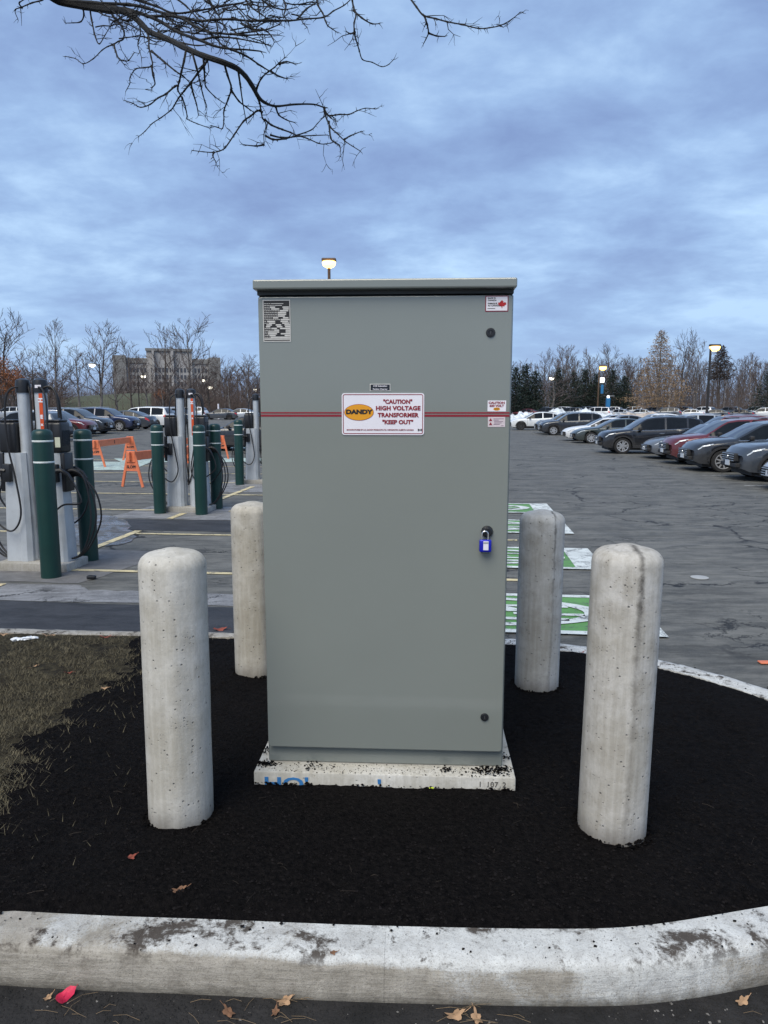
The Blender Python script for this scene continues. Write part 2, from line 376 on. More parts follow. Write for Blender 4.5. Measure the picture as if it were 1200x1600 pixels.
def paint(name, col, coat=.7, metal=.15):
    m, nt, b = new_mat(name); L = nt.links.new
    b.inputs['Coat Weight'].default_value = coat; b.inputs['Coat Roughness'].default_value = .05; b.inputs['Metallic'].default_value = metal
    tc = N(nt, 'ShaderNodeTexCoord'); V = tc.outputs['Object']; sx = N(nt, 'ShaderNodeSeparateXYZ'); L(V, sx.inputs[0])
    f = math_n(nt, 'MULTIPLY', mr(nt, sx.outputs[2], .25, .8, .40, .02), mr(nt, noise_n(nt, V, 4, 5, .7), .35, .65, .3, 1))
    L(mixc(nt, f, col, (.12, .115, .11)), b.inputs['Base Color'])
    L(mr(nt, f, 0, .5, .28, .75), b.inputs['Roughness'])
    return m
P_WHITE = paint('white_car_paint', (.66, .68, .70), .5, 0); P_BLACK = paint('black_car_paint', (.005, .006, .010))
P_CHAR = paint('charcoal_car_paint', (.016, .019, .025)); P_SLATE = paint('slate_blue_car_paint', (.040, .050, .066))
P_RED = paint('dark_red_car_paint', (.105, .008, .012)); P_SILV = paint('silver_car_paint', (.36, .39, .43), .6, .3)
P_BLUE = paint('navy_car_paint', (.014, .024, .075)); P_TEAL = paint('dark_green_car_paint', (.022, .034, .034))
P_GREY = paint('grey_car_paint', (.11, .125, .15)); P_LAMPGLOW = paint('lampglow_white_paint', (.55, .52, .45), .5, 0)  # last one: white car with yellowish lamp glow mixed into its colour

# ------------------------------------------------------------------ ground
YAW = R(5.7); LO = Vector((-4.3, 8.2))
UD = Vector((math.sin(YAW), math.cos(YAW))); VD = Vector((math.cos(YAW), -math.sin(YAW)))
def lot_z(x, y):
    a = .36 * sstep(27, 51, y) + .24 * sstep(60, 140, y)
    b = .5 * sstep(72, 140, y)
    return lerp(a, b, sstep(-6, 6, x - .02 * y))
def uv(u, v, dz=0.0):
    p = LO + UD * u + VD * v; return Vector((p.x, p.y, lot_z(p.x, p.y) + dz))
def grid_mesh(name, xs, ys, zf, m, kind='structure'):
    mb = MB(); mb.v = [(x, y, zf(x, y)) for y in ys for x in xs]; nx = len(xs)
    mb.f = [(j * nx + i, j * nx + i + 1, (j + 1) * nx + i + 1, (j + 1) * nx + i) for j in range(len(ys) - 1) for i in range(nx - 1)]
    return mb.build(name, m, smooth=True, kind=kind)
grid_mesh('parking_lot', [x * 4 - 100 for x in range(61)], [-30 + y * 3 for y in range(62)], lot_z, ASPH)
def ground_z(x, y): return lot_z(x, y) - .45 if y < 190 else .4
grid_mesh('ground', [-3000, -1200, -500, -200, -100, -50, 0, 50, 100, 150, 300, 600, 1500, 3000], [-2000, -600, -100, -31, 0, 30, 60, 90, 120, 152, 200, 400, 900, 2500, 5000], ground_z, FIELD)
def hillz(x, y):
    d = math.hypot((x + 66) / 42, (y - 205) / 42); return -.5 + 6.2 * max(0, 1 - d * d) + .15 * mnoise.noise(Vector((x * .1, y * .1, 0)))
grid_mesh('hill', [-120 + 3 * i for i in range(38)], [154 + 4 * i for i in range(26)], hillz, LAWN)

# island outline
OUT = [(-9, 6.72), (-6, 6.33), (-3.1, 5.98), (-1.2, 5.86), (0, 5.81), (.95, 5.72), (1.4, 5.58), (1.8, 5.39), (2.12, 5.13), (2.42, 4.8), (2.7, 4.35), (2.88, 3.85), (2.86, 3.3), (2.62, 2.88),
       (2.2, 2.58), (1.75, 2.39), (1.33, 2.285), (.96, 2.21), (.64, 2.19), (0, 2.205), (-.65, 2.24), (-1.32, 2.28), (-3, 2.43), (-6, 2.75), (-9, 3.05)]
outl = [p.to_2d() for p in catmull([(x, y, 0) for x, y in OUT], 8)]
def offset_line(pl, d):
    res = []
    for i, p in enumerate(pl):
        t = (pl[min(i + 1, len(pl) - 1)] - pl[max(i - 1, 0)]).normalized(); n = Vector((t.y, -t.x)); res.append(p + n * d)
    return res
cw = [interp(i / len(outl), [(0, .14), (.17, .15), (.24, .19), (1, .19)]) for i in range(len(outl))]
inner = [a for a in outl]
for i, p in enumerate(outl):
    t = (outl[min(i + 1, len(outl) - 1)] - outl[max(i - 1, 0)]).normalized(); inner[i] = p + Vector((t.y, -t.x)) * cw[i]
def inside(poly, x, y):
    c = False; j = len(poly) - 1
    for i in range(len(poly)):
        a, b = poly[i], poly[j]
        if (a.y > y) != (b.y > y) and x < (b.x - a.x) * (y - a.y) / (b.y - a.y) + a.x: c = not c
        j = i
    return c
def kerb_mat():
    m, nt, b = new_mat('weathered_kerb'); L = nt.links.new; b.inputs['Roughness'].default_value = .88; b.inputs['Specular IOR Level'].default_value = .25
    ge = N(nt, 'ShaderNodeNewGeometry'); V = ge.outputs['Position']; sx = N(nt, 'ShaderNodeSeparateXYZ'); L(V, sx.inputs[0])
    sn = N(nt, 'ShaderNodeSeparateXYZ'); L(ge.outputs['Normal'], sn.inputs[0])
    big = noise_n(nt, V, 2.4, 6, .65, .4); mid = noise_n(nt, V, 11, 7, .75, .6); fine = noise_n(nt, V, 110, 3, .7)
    ln = noise_n(nt, V, 10, 4, .6, .2, (1, 1, 9))
    bare = mixc(nt, mr(nt, mid, .3, .7), (.19, .172, .145), (.39, .365, .32))
    bare = mixc(nt, mr(nt, ln, .45, .65, 0, .5), bare, (.42, .39, .35))
    pnt = mixc(nt, mr(nt, mid, .35, .62), (.42, .42, .41), (.60, .61, .60))
    # left half: paint mostly worn off; right half: painted
    side = mr(nt, sx.outputs[0], -1.2, .8, .34, .86)
    keep = math_n(nt, 'ADD', side, math_n(nt, 'MULTIPLY_ADD', big, 1.4, -.7))
    backk = mr(nt, sx.outputs[1], 5.2, 5.9, 0, .0)
    topm = mr(nt, sx.outputs[2], .115, .15, -.32, .16)
    k = math_n(nt, 'ADD', math_n(nt, 'ADD', keep, topm), math_n(nt, 'MULTIPLY_ADD', fine, .5, -.25))
    c = mixc(nt, mr(nt, k, .42, .62), bare, pnt)
    back = math_n(nt, 'MULTIPLY', mr(nt, sx.outputs[1], 5.3, 5.7), mr(nt, sx.outputs[0], .9, .4))
    c = mixc(nt, math_n(nt, 'MULTIPLY', back, .8), c, bare)
    # soil smears near the inner edge
    sm = noise_n(nt, V, 3.6, 6, .7, .6, None, (5, 2, 0)); smb = noise_n(nt, V, 17, 6, .75, .3)
    f = math_n(nt, 'ADD', math_n(nt, 'MULTIPLY', sm, .6), math_n(nt, 'MULTIPLY', smb, .4))
    f = math_n(nt, 'MULTIPLY', mr(nt, f, .52, .58), mr(nt, sx.outputs[2], .10, .148, .12, .95))
    c = mixc(nt, f, c, (.045, .035, .028))
    # darker towards the foot
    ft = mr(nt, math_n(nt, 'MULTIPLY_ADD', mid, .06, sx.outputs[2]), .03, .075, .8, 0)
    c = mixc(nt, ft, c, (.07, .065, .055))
    c = mixc(nt, mr(nt, fine, .55, .8, 0, .7), c, (.10, .085, .075))
    L(c, b.inputs['Base Color'])
    sp_k = noise_n(nt, V, 230, 2, .7)
    c = mixc(nt, mr(nt, sp_k, .58, .70, 0, .75), c, (.13, .115, .10))
    L(c, b.inputs['Base Color'])
    h = math_n(nt, 'ADD', math_n(nt, 'MULTIPLY', mid, .8), math_n(nt, 'ADD', math_n(nt, 'MULTIPLY', fine, .25), math_n(nt, 'MULTIPLY', ln, .35)))
    bp = N(nt, 'ShaderNodeBump', inp={'Strength': .65, 'Distance': .012}); L(h, bp.inputs['Height']); L(bp.outputs[0], b.inputs['Normal'])
    return m
KERB = kerb_mat()
kerb = thing('kerb', kind='structure')
CP = [(0, -.05), (.005, .04), (.012, .105), (.019, .136), (.031, .148), (.075, .152), (.13, .150), (.985, .147), (1.0, .135), (1.0, -.05)]
def kerb_piece(i0, i1):
    mb = MB(); steps = []
    for i in range(i0, i1):
        for k in range(6): steps.append(i + k / 6)
    steps.append(i1); n = len(CP); g = .0003
    for q, s in enumerate(steps):
        i = min(int(s), len(outl) - 2); t = s - i; a = outl[i].lerp(outl[i + 1], t); b = inner[i].lerp(inner[i + 1], t)
        if q == 0 or q == len(steps) - 1:
            d = (outl[i + 1] - outl[i]).normalized() * (g if q == 0 else -g); a = a + d; b = b + d
        for j, (cx, cz) in enumerate(CP):
            W = (b - a).length; p = a.lerp(b, min(1, cx / W if 0 < j < 7 else cx))
            rg = 1 if 1 < j < 9 else 0
            dn = mnoise.noise(Vector((p.x * 9, p.y * 9, cz * 9))) * .004 * rg + mnoise.noise(Vector((p.x * 30, p.y * 30, cz * 30))) * .0022 * rg
            d2 = (a - b).normalized()
            mb.v.append((p.x + d2.x * dn, p.y + d2.y * dn, cz + dn * .8))
    for q in range(len(steps) - 1):
        for j in range(n - 1): mb.f.append((q * n + j, (q + 1) * n + j, (q + 1) * n + j + 1, q * n + j + 1))
    mb.f.append(tuple(range(n))); mb.f.append(tuple((len(steps) - 1) * n + j for j in range(n))[::-1])
    mb.build('kerb_segment', KERB, kerb, smooth=True, angle=50)
joints = [0, 16, 30, 48, 70, 96, 118, 139, 152, 163, 176, len(outl) - 1]
for a, b in zip(joints, joints[1:]): kerb_piece(a, b)

# soil bed and rough grass inside the kerb
gb = [(-1.93, 5.75), (-1.93, 5.3), (-1.80, 4.93), (-1.87, 4.58), (-1.93, 4.22), (-1.91, 4.04), (-1.96, 3.87), (-1.90, 3.51), (-1.87, 3.2), (-1.8, 2.94), (-2.2, 2.6), (-2.5, 2.3)]
def grass_side(x, y, j=.12):
    bx = interp(-y, [(-b, a) for a, b in gb]) + j * mnoise.noise(Vector((x * 3, y * 3, 5))) + j * .8 * mnoise.noise(Vector((x * 11, y * 11, 5)))
    return bx - x      # >0 : grass
MIDL = [p for p in offset_line(inner, -.02)]
def soil_z(x, y):
    n1 = mnoise.noise(Vector((x * 1.3, y * 1.3, 0))); n2 = mnoise.noise(Vector((x * 7, y * 7, 3))); n3 = mnoise.noise(Vector((x * 24, y * 24, 7))); n4 = mnoise.noise(Vector((x * 55, y * 55, 9)))
    n5 = mnoise.noise(Vector((x * 3.1, y * 3.1, 13)))
    z = .168 + .016 * n1 + .010 * n5 + .009 * n2 + .006 * n3 + .0035 * n4
    d = math.hypot(x / .85, (y - 3.85) / .8); z += .012 * sstep(1.6, .6, d)
    return z
poly_in = inner
near = {}
mbS, mbG = MB(), MB(); st = .026; idx = {}
xs0, ys0 = -5.2, 2.2; nx, ny = int(8.2 / st), int(4.3 / st)
edge_out = [p for p in offset_line(inner, -.035)]
mask = {}
for j in range(ny):
    for i in range(nx):
        x, y = xs0 + i * st, ys0 + j * st
        mask[i, j] = inside(edge_out, x, y)
def edge_d(x, y):
    return min((p.x - x) ** 2 + (p.y - y) ** 2 for p in edge_pts) ** .5
edge_pts = [p for i, p in enumerate(outl) if p.x > -5.6]
ep2 = []
for a, b, c0, c1 in zip(outl, outl[1:], inner, inner[1:]):
    if a.x < -5.6: continue
    for k in range(5): ep2.append((c0.lerp(c1, k / 5), a.lerp(b, k / 5)))
buckets = {}
for pin, pout in ep2: buckets.setdefault((int(pin.x // .5), int(pin.y // .5)), []).append((pin, (pin - pout).normalized()))
def signed_in(x, y):
    best = 9; bx, by = int(x // .5), int(y // .5); sgn = 1
    for a in (-1, 0, 1):
        for b in (-1, 0, 1):
            for p, n in buckets.get((bx + a, by + b), ()):
                d = (p.x - x) ** 2 + (p.y - y) ** 2
                if d < best: best = d; sgn = (x - p.x) * n.x + (y - p.y) * n.y
    return best ** .5 * (1 if sgn >= 0 else -1)
def full_z(x, y, g=False):
    s = signed_in(x, y); z = soil_z(x, y)
    if s < .16:
        lip = .030 * mnoise.noise(Vector((x * 5, y * 5, 21))) + .012 * mnoise.noise(Vector((x * 18, y * 18, 2)))
        e = s + lip - .005
        z = lerp(.139, z, sstep(-.02, .09, e)) if e > -.02 else .139 + e * .5
    return z
for (i, j), ok in mask.items():
    if not ok or (i + 1, j) not in mask or (i, j + 1) not in mask: continue
    if not (mask[i + 1, j] and mask[i, j + 1] and mask.get((i + 1, j + 1))): continue
    x, y = xs0 + (i + .5) * st, ys0 + (j + .5) * st
    tgt = mbG if grass_side(x, y) > 0 else mbS; key = 0 if tgt is mbG else 1; q = []
    for (a, b) in ((i, j), (i + 1, j), (i + 1, j + 1), (i, j + 1)):
        kk = (a, b, key)
        if kk not in idx:
            X, Yy = xs0 + a * st, ys0 + b * st; idx[kk] = len(tgt.v); tgt.v.append((X, Yy, full_z(X, Yy)))
        q.append(idx[kk])
    tgt.f.append(tuple(q))
# soil and grass beyond the fine grid, to the left and out of the frame
mbG.box(-9, xs0 + .01, 3.2, 6.2, -.1, .155)
def soil_mat():
    m, nt, b = new_mat('black_topsoil'); L = nt.links.new; b.inputs['Roughness'].default_value = .95; b.inputs['Specular IOR Level'].default_value = .06
    ge = N(nt, 'ShaderNodeNewGeometry'); V = ge.outputs['Position']
    a = noise_n(nt, V, 40, 5, .7); f = noise_n(nt, V, 160, 3, .7); big = noise_n(nt, V, 1.5, 4)
    c = mixc(nt, mr(nt, a, .35, .7), (.0030, .0028, .0034), (.0155, .0135, .0135))
    c = mixc(nt, mr(nt, f, .62, .8, 0, .5), c, (.030, .024, .020))
    c = mixc(nt, mr(nt, big, .5, .7, 0, .3), c, (.016, .014, .014))
    L(c, b.inputs['Base Color'])
    vo = N(nt, 'ShaderNodeTexVoronoi', inp={'Scale': 55}); L(V, vo.inputs['Vector'])
    h = math_n(nt, 'ADD', math_n(nt, 'MULTIPLY', a, 1.0), math_n(nt, 'MULTIPLY_ADD', vo.outputs['Distance'], -.5, math_n(nt, 'MULTIPLY', f, .3)))
    bp = N(nt, 'ShaderNodeBump', inp={'Strength': 1, 'Distance': .035}); L(h, bp.inputs['Height']); L(bp.outputs[0], b.inputs['Normal'])
    return m
SOIL = soil_mat()
def turf_mat():
    m, nt, b = new_mat('thin_turf'); L = nt.links.new; b.inputs['Roughness'].default_value = .95; b.inputs['Specular IOR Level'].default_value = .1
    ge = N(nt, 'ShaderNodeNewGeometry'); V = ge.outputs['Position']
    a = noise_n(nt, V, 9, 6, .75); f = noise_n(nt, V, 120, 4, .75)
    c = mixc(nt, mr(nt, a, .4, .62), (.020, .017, .013), (.070, .060, .038))
    c = mixc(nt, mr(nt, f, .5, .75, 0, .7), c, (.14, .118, .078))
    c = mixc(nt, mr(nt, f, .45, .3, 0, .7), c, (.012, .011, .009))
    L(c, b.inputs['Base Color'])
    bp = N(nt, 'ShaderNodeBump', inp={'Strength': 1, 'Distance': .02}); L(f, bp.inputs['Height']); L(bp.outputs[0], b.inputs['Normal'])
    return m
mbS.build('soil_bed', SOIL, smooth=True, angle=80, kind='structure')
mbG.build('turf', turf_mat(), smooth=True, angle=40, kind='structure')
# clods and crumbs of soil
ICO = None
bm = bmesh.new(); bmesh.ops.create_icosphere(bm, subdivisions=1, radius=1); bm.verts.index_update()
ICO = ([v.co.copy() for v in bm.verts], [tuple(v.index for v in f.verts) for f in bm.faces]); bm.free()
OCT = ([Vector(p) for p in ((1, 0, 0), (-1, 0, 0), (0, 1, 0), (0, -1, 0), (0, 0, 1), (0, 0, -1))], [(0, 2, 4), (2, 1, 4), (1, 3, 4), (3, 0, 4), (2, 0, 5), (1, 2, 5), (3, 1, 5), (0, 3, 5)])
def clod(mb, p, r, rnd=random, base=OCT):
    sx, sy, sz = r * rnd.uniform(.7, 1.3), r * rnd.uniform(.7, 1.3), r * rnd.uniform(.5, .9); a = rnd.uniform(0, 6.3); ca, sa = math.cos(a), math.sin(a)
    vs = []
    for v in base[0]:
        k = rnd.uniform(.75, 1.2); x, y, z = v.x * sx * k, v.y * sy * k, v.z * sz * k; vs.append((p[0] + x * ca - y * sa, p[1] + x * sa + y * ca, p[2] + z))
    mb.add(vs, base[1])
rc = random.Random(3); mb = MB()
for _ in range(52000):
    y = 2.3 + 3.5 * rc.random() ** 1.7; x = rc.uniform(-.62 * y - .35, .62 * y + .35)
    if x < -3.6 or x > 2.75 or signed_in(x, y) < .01 or not inside(poly_in, x, y) or rc.random() > math.exp(-max(0, grass_side(x, y, .3)) * 7): continue
    if abs(x) < .6 and 3.4 < y < 4.4: continue
    r = .0015 + .0075 * rc.random() ** 7
    clod(mb, (x, y, full_z(x, y) + r * .2), r, rc)
for i in range(len(ep2)):      # crumbs spilled on the kerb top
    if rc.random() < .4:
        p, o = ep2[i]; q = p.lerp(o, rc.random() ** 2.4 * .9)
        if q.x < -3.5: continue
        for _ in range(rc.randint(1, 4)):
            clod(mb, (q.x + rc.gauss(0, .04), q.y + rc.gauss(0, .012), .153), .002 + .006 * rc.random() ** 4, rc)
SOILC = mat('dry_soil_crumbs', (.0085, .0075, .0078), .95, var=.6, scale=30, spec=.1)
o = mb.build('soil_clods', SOILC, kind='stuff'); tag(o, 'crumbs and small clods of black topsoil scattered over the bed', 'soil')
# grass blades
rg = random.Random(8); mb = MB()
for _ in range(60000):
    y = 2.5 + 3.2 * rg.random(); x = rg.uniform(-.60 * y - .5, -1.2)
    gsd = grass_side(x, y, .3)
    if gsd < 0 and rg.random() > .22 * math.exp(gsd * 9.0) + .010 * math.exp(gsd * 1.5) * (1 if x < -1.2 else 0): continue
    if gsd > 0 and mnoise.noise(Vector((x * 4, y * 4, 2))) < -.25 + rg.uniform(-.15, .1): continue
    if signed_in(x, y) < .0 or not inside(poly_in, x, y): continue
    a = rg.uniform(0, 6.3); h = rg.uniform(.006, .028) * (1.35 if gsd < 0 else 1); lean = rg.uniform(.2, 1.3) * h * 1.6; wd = rg.uniform(.0008, .0018)
    z = full_z(x, y); ca, sa = math.cos(a), math.sin(a)
    mb.add([(x - sa * wd, y + ca * wd, z), (x + sa * wd, y - ca * wd, z), (x + ca * lean, y + sa * lean, z + h)], [(0, 1, 2)])
GB = mat('dry_grass_blades', (.115, .098, .060), .9, var=.55, scale=14)
o = mb.build('grass', GB, kind='stuff'); tag(o, 'short thin olive and straw coloured grass on the left of the bed', 'grass')

# sheets painted or patched on the lot
def sheet(name, poly, dz, m, parent=None, kind='structure', sub=0):
    mb = MB(); n = len(poly); mb.add([(p[0], p[1], lot_z(p[0], p[1]) + dz) for p in poly], [tuple(range(n))])
    return mb.build(name, m, parent, kind=kind)
def strip_uv(name, u0, u1, v0, v1, dz, m, n=1, along='u'):
    mb = MB()
    for k in range(n + 1):
        t = k / n
        if along == 'u': a, b = uv(lerp(u0, u1, t), v0, dz), uv(lerp(u0, u1, t), v1, dz)
        else: a, b = uv(u0, lerp(v0, v1, t), dz), uv(u1, lerp(v0, v1, t), dz)
        mb.v += [tuple(a), tuple(b)]
    mb.f = [(2 * k, 2 * k + 1, 2 * k + 3, 2 * k + 2) if along == 'u' else (2 * k, 2 * k + 2, 2 * k + 3, 2 * k + 1) for k in range(n)]
    return mb.build(name, m, kind='structure')
def rag(pts, j=.02, n=10, seed=1):
    rr = random.Random(seed); out = []
    for i in range(len(pts)):
        a, b = Vector(pts[i]), Vector(pts[(i + 1) % len(pts)])
        for k in range(n): out.append(a.lerp(b, k / n) + Vector((rr.uniform(-j, j), rr.uniform(-j, j))))
    return out
def uvp(u, v): return LO + UD * u + VD * v
sheet('trench_patch', rag([uvp(-2.4, -6), uvp(-2.4, 2.9), uvp(-.80, 3.35), uvp(-.72, -6)], .012, 16), .004, TRENCH)
sheet('trench_patch', rag([uvp(3.62, -1.35), uvp(3.55, 3.4), uvp(4.72, 3.4), uvp(4.72, -.75)], .02, 10), .004, TRENCH)
sheet('asphalt_patch', rag([uvp(-.70, -6), uvp(-.74, 3.3), uvp(-.28, 3.4), uvp(-.25, 1.1), uvp(-.05, .9), uvp(-.05, -6)], .03, 14, 2), .004, PATCH)
sheet('asphalt_patch', rag([uvp(.02, -1.6), uvp(.02, .85), uvp(1.9, 1.25), uvp(2.1, -1.6)], .03, 10, 4), .004, mat('worn_asphalt', (.13, .128, .13), .8, var=.25, scale=6, bump=.5, bscale=90))
sheet('asphalt_patch', rag([uvp(4.80, -1.2), uvp(4.76, 2.1), uvp(6.5, 2.3), uvp(6.5, -1.0)], .03, 10, 5), .004, PATCH)
sheet('asphalt_patch', rag([uvp(9.0, -1.0), uvp(9.0, 2.6), uvp(12.2, 2.3), uvp(12.2, -1.0)], .03, 10, 6), .004, PATCH)
wet = asphalt('wet_asphalt', (.085, .088, .095), .6, .2, 1)
_b = wet.node_tree.nodes['Principled BSDF']; _v = N(wet.node_tree, 'ShaderNodeTexCoord').outputs['Object']
for l_ in list(_b.inputs['Roughness'].links): wet.node_tree.links.remove(l_)
wet.node_tree.links.new(mr(wet.node_tree, noise_n(wet.node_tree, _v, 3.5, 6, .7, .8), .42, .58, .12, .85), _b.inputs['Roughness'])
sheet('wet_patch', [p.to_2d() + Vector((.07 * mnoise.noise(p * 4.0), .12 * mnoise.noise(p * 5.0 + Vector((3, 3, 3))))) for p in catmull([(*uvp(u, v), 0) for u, v in ((2.35, -.9), (2.2, .05), (2.5, .3), (3.2, .1), (3.5, -.1), (4.6, -.75), (5.1, -1.5), (4.2, -1.9), (3.0, -1.6))], 5, True)], .0085, wet)
for u, v0, v1 in ((.67, -5.5, -.35), (.67, .30, 5.9), (3.27, -5.5, 6), (5.87, -5.5, -.5), (5.87, .75, 6), (8.47, -7, 6), (11.07, -8, -.5), (11.07, .5, 6), (13.67, -9, 6), (16.27, -9, 6), (18.9, -9, 6)):
    strip_uv('stall_line', u - .05, u + .05, v0, v1, .008, YELP, 6, 'v')
for u0, u1 in ((-.64, -.1), (1.2, 3.5), (4.8, 5.5), (6.35, 10.2), (11.7, 16)):
    strip_uv('spine_line', u0, u1, -.06, .06, .012, YELP, 4, 'u')
# green charging bays, right of the cabinet
def bay(u0, v0=3.7, v1=6.93):
    u1 = u0 + 1.38; strip_uv('charging_bay_paint', u0 + .02, u1 - .02, v0, v1 - .02, .012, GRNP)
    for a, b, c, d in ((u0, u0 + .10, v0, v1), (u1 - .10, u1, v0, v1), (u0 + .1, u1 - .1, v1 - .36, v1)): strip_uv('bay_border', a, b, c, d, .016, WHTP)
    # charging emblem: an oval ring with bars and a plug inside
    cu, cv = (u0 + u1) / 2, 5.4; mb = MB(); n = 40
    for k in range(n):
        t = 2 * math.pi * k / n; c, s = math.cos(t), math.sin(t)
        mb.v += [tuple(uv(cu + .50 * s, cv + 1.12 * c, .020)), tuple(uv(cu + .41 * s, cv + .93 * c, .020))]
    mb.f = [(2 * k, 2 * ((k + 1) % n), 2 * ((k + 1) % n) + 1, 2 * k + 1) for k in range(n)]
    for poly in ([(-.30, .1), (-.30, .75), (-.22, .75), (-.22, .1)], [(-.12, .25), (-.12, .92), (-.05, .92), (-.05, .25)], [(.16, -.1), (.16, .8), (.23, .8), (.23, -.1)],
                 [(-.02, .2), (.22, -.05), (.28, .05), (.0, .42)], [(-.2, -.75), (.25, -.55), (.25, -.25), (-.2, -.45)], [(.02, -.95), (.02, -.3), (-.07, -.3), (-.07, -.95)]):
        b = len(mb.v); mb.v += [tuple(uv(cu + p[0], cv + p[1], .020)) for p in poly]; mb.f.append(tuple(range(b, b + len(poly))))
    mb.build('bay_emblem', WHTP, kind='structure')
for u0 in (-1.38, 1.29, 3.88, 6.15): bay(u0)
for pts in ([(128, 721.5), (236, 722.5), (205, 735), (128, 735)], [(178, 717), (420, 716), (430, 722.5), (190, 722.5)], [(330, 697), (405, 696), (405, 704), (350, 704)]):
    sheet('charging_bay_paint', [at(*p).to_2d() for p in pts], .012, PALP)
for k in range(14): # faint white stall lines of the right hand row
    y = 18.5 + 2.75 * k; x = 9.6 + .05 * (y - 22)
    sheet('stall_line', [(x - .3, y), (x + 4.8, y - .5), (x + 4.8, y - .4), (x - .3, y + .1)], .008, road_paint('faded_line', (.40, .40, .40), .8) if k == 0 else bpy.data.materials['faded_line'])
# utility cover
mb = MB(); mb.lathe([(.10, .004), (.10, .010), (.085, .011)], 20, c=tuple(at(1093, 903)))
o = mb.build('utility_cover', mat('pale_metal_cover', (.35, .35, .34), .5), kind=None, smooth=True); tag(o, 'small pale round cover set in the asphalt right of the bollards', 'cover')

# ------------------------------------------------------------------ concrete bollards
def bollard_mb(r, h, seed, seam_ang, zbase=-.15):
    mb = MB(); n = 40; prof = [(zbase, 1.0)] + [(h * k / 16, 1.0) for k in range(1, 15)] + [(h - .075, 1.0)]
    for k in range(1, 9):
        t = k / 8 * math.pi / 2; prof.append((h - .075 + .060 * math.sin(t), 1 - .42 * (1 - math.cos(t))))
    prof += [(h - .008, .42), (h, .22)]
    for z, f in prof:
        for k in range(n):
            t = 2 * math.pi * k / n; rr = r * f
            d = abs(((t - seam_ang + math.pi) % (2 * math.pi)) - math.pi)
            rr *= 1 - .030 * max(0, 1 - abs(d - .35) / .3) + (.012 if d < .05 else 0)
            rr += .0010 * mnoise.noise(Vector((math.cos(t) * 2, math.sin(t) * 2, z * 4 + seed * 9)))
            mb.v.append((rr * math.cos(t), rr * math.sin(t), z))
    for i in range(len(prof) - 1):
        for k in range(n):
            k2 = (k + 1) % n; mb.f.append((i * n + k, i * n + k2, (i + 1) * n + k2, (i + 1) * n + k))
    mb.f.append(tuple((len(prof) - 1) * n + k for k in range(n))); return mb
for i, (x, y, r, h, sa, lab) in enumerate(((-.912, 3.09, .142, 1.215, 4.95, 'pale concrete bollard in the black soil, front left of the grey cabinet'),
        (.992, 2.985, .144, 1.25, 4.78, 'concrete bollard with a dark vertical stain down its seam, front right of the cabinet'),
        (-.886, 4.90, .144, 1.185, 5.2, 'warm grey concrete bollard partly hidden behind the left side of the cabinet'),
        (1.004, 4.64, .142, 1.165, 5.05, 'bluish grey seamed concrete bollard standing behind the right side of the cabinet'))):
    o = bollard_mb(r, h, i, sa).build('concrete_bollard', BOLL[i], smooth=True, angle=60); o.location = (x, y, .168); o.rotation_euler = (R([0, -.6, 0, 0][i]), R([.3, .9, 0, .3][i]), 0)
    tag(o, lab, 'bollard', 'concrete bollards around the cabinet')
    rs = random.Random(40 + i); mb = MB()
    for k in range(220):
        a = rs.uniform(0, 6.28); rr = r + rs.uniform(-.004, .03); clod(mb, (x + rr * math.cos(a), y + rr * math.sin(a), .168 + rs.uniform(-.004, .012)), .003 + .010 * rs.random() ** 2, rs)
    q = mb.build('soil_clods', SOIL, kind='stuff'); tag(q, 'ring of black soil crumbs heaped round the foot of ' + ['the front left bollard', 'the stained front right bollard', 'the rear left bollard', 'the rear right bollard'][i], 'soil')

# ------------------------------------------------------------------ cabinet on its pad
CY_ = R(-3.0); CABO = Vector((.003, 3.41, .24))
pad = thing('concrete_pad', 'white flecked concrete slab under the grey cabinet, soil crumbs on its edge', 'slab', CABO, CY_)
MB().rbox(-.628, .628, -.105, 1.15, -.2, 0, .008, 2).build('slab', PADC, pad, smooth=True)
Mf = lambda x, y, z: Matrix.Translation((x, y, z)) @ Matrix.Rotation(math.pi / 2, 4, 'X')
text_mb('HQ\'', .085, Mf(-.47, -.1065, -.060), .002, .0008, sx=1.5).build('paint_mark', mat('blue_spray_paint', (.03, .17, .42), .7), pad)
text_mb('\'', .05, Mf(-.02, -.1065, -.05), .006, .0008).build('paint_mark', bpy.data.materials['blue_spray_paint'], pad)
for k_, ch in enumerate('1 107.2'):
    if ch != ' ': text_mb(ch, .038, Mf(.46 + .019 * k_, -.1065, -.036), .0, .0008).build('stamped_number', bpy.data.materials.get('dark_pencil') or mat('dark_pencil', (.06, .055, .05), .8), pad)
Mc = Matrix.Translation(CABO) @ Matrix.Rotation(CY_, 4, 'Z')
cab = thing('electrical_cabinet', 'tall grey steel transformer cabinet with a caution sign on its door', 'electrical cabinet', CABO + Vector((0, 0, .002)), CY_)
MB().rbox(-.575, .575, 0, .95, 0, 2.235, .006, 1).build('body', CAB, cab)
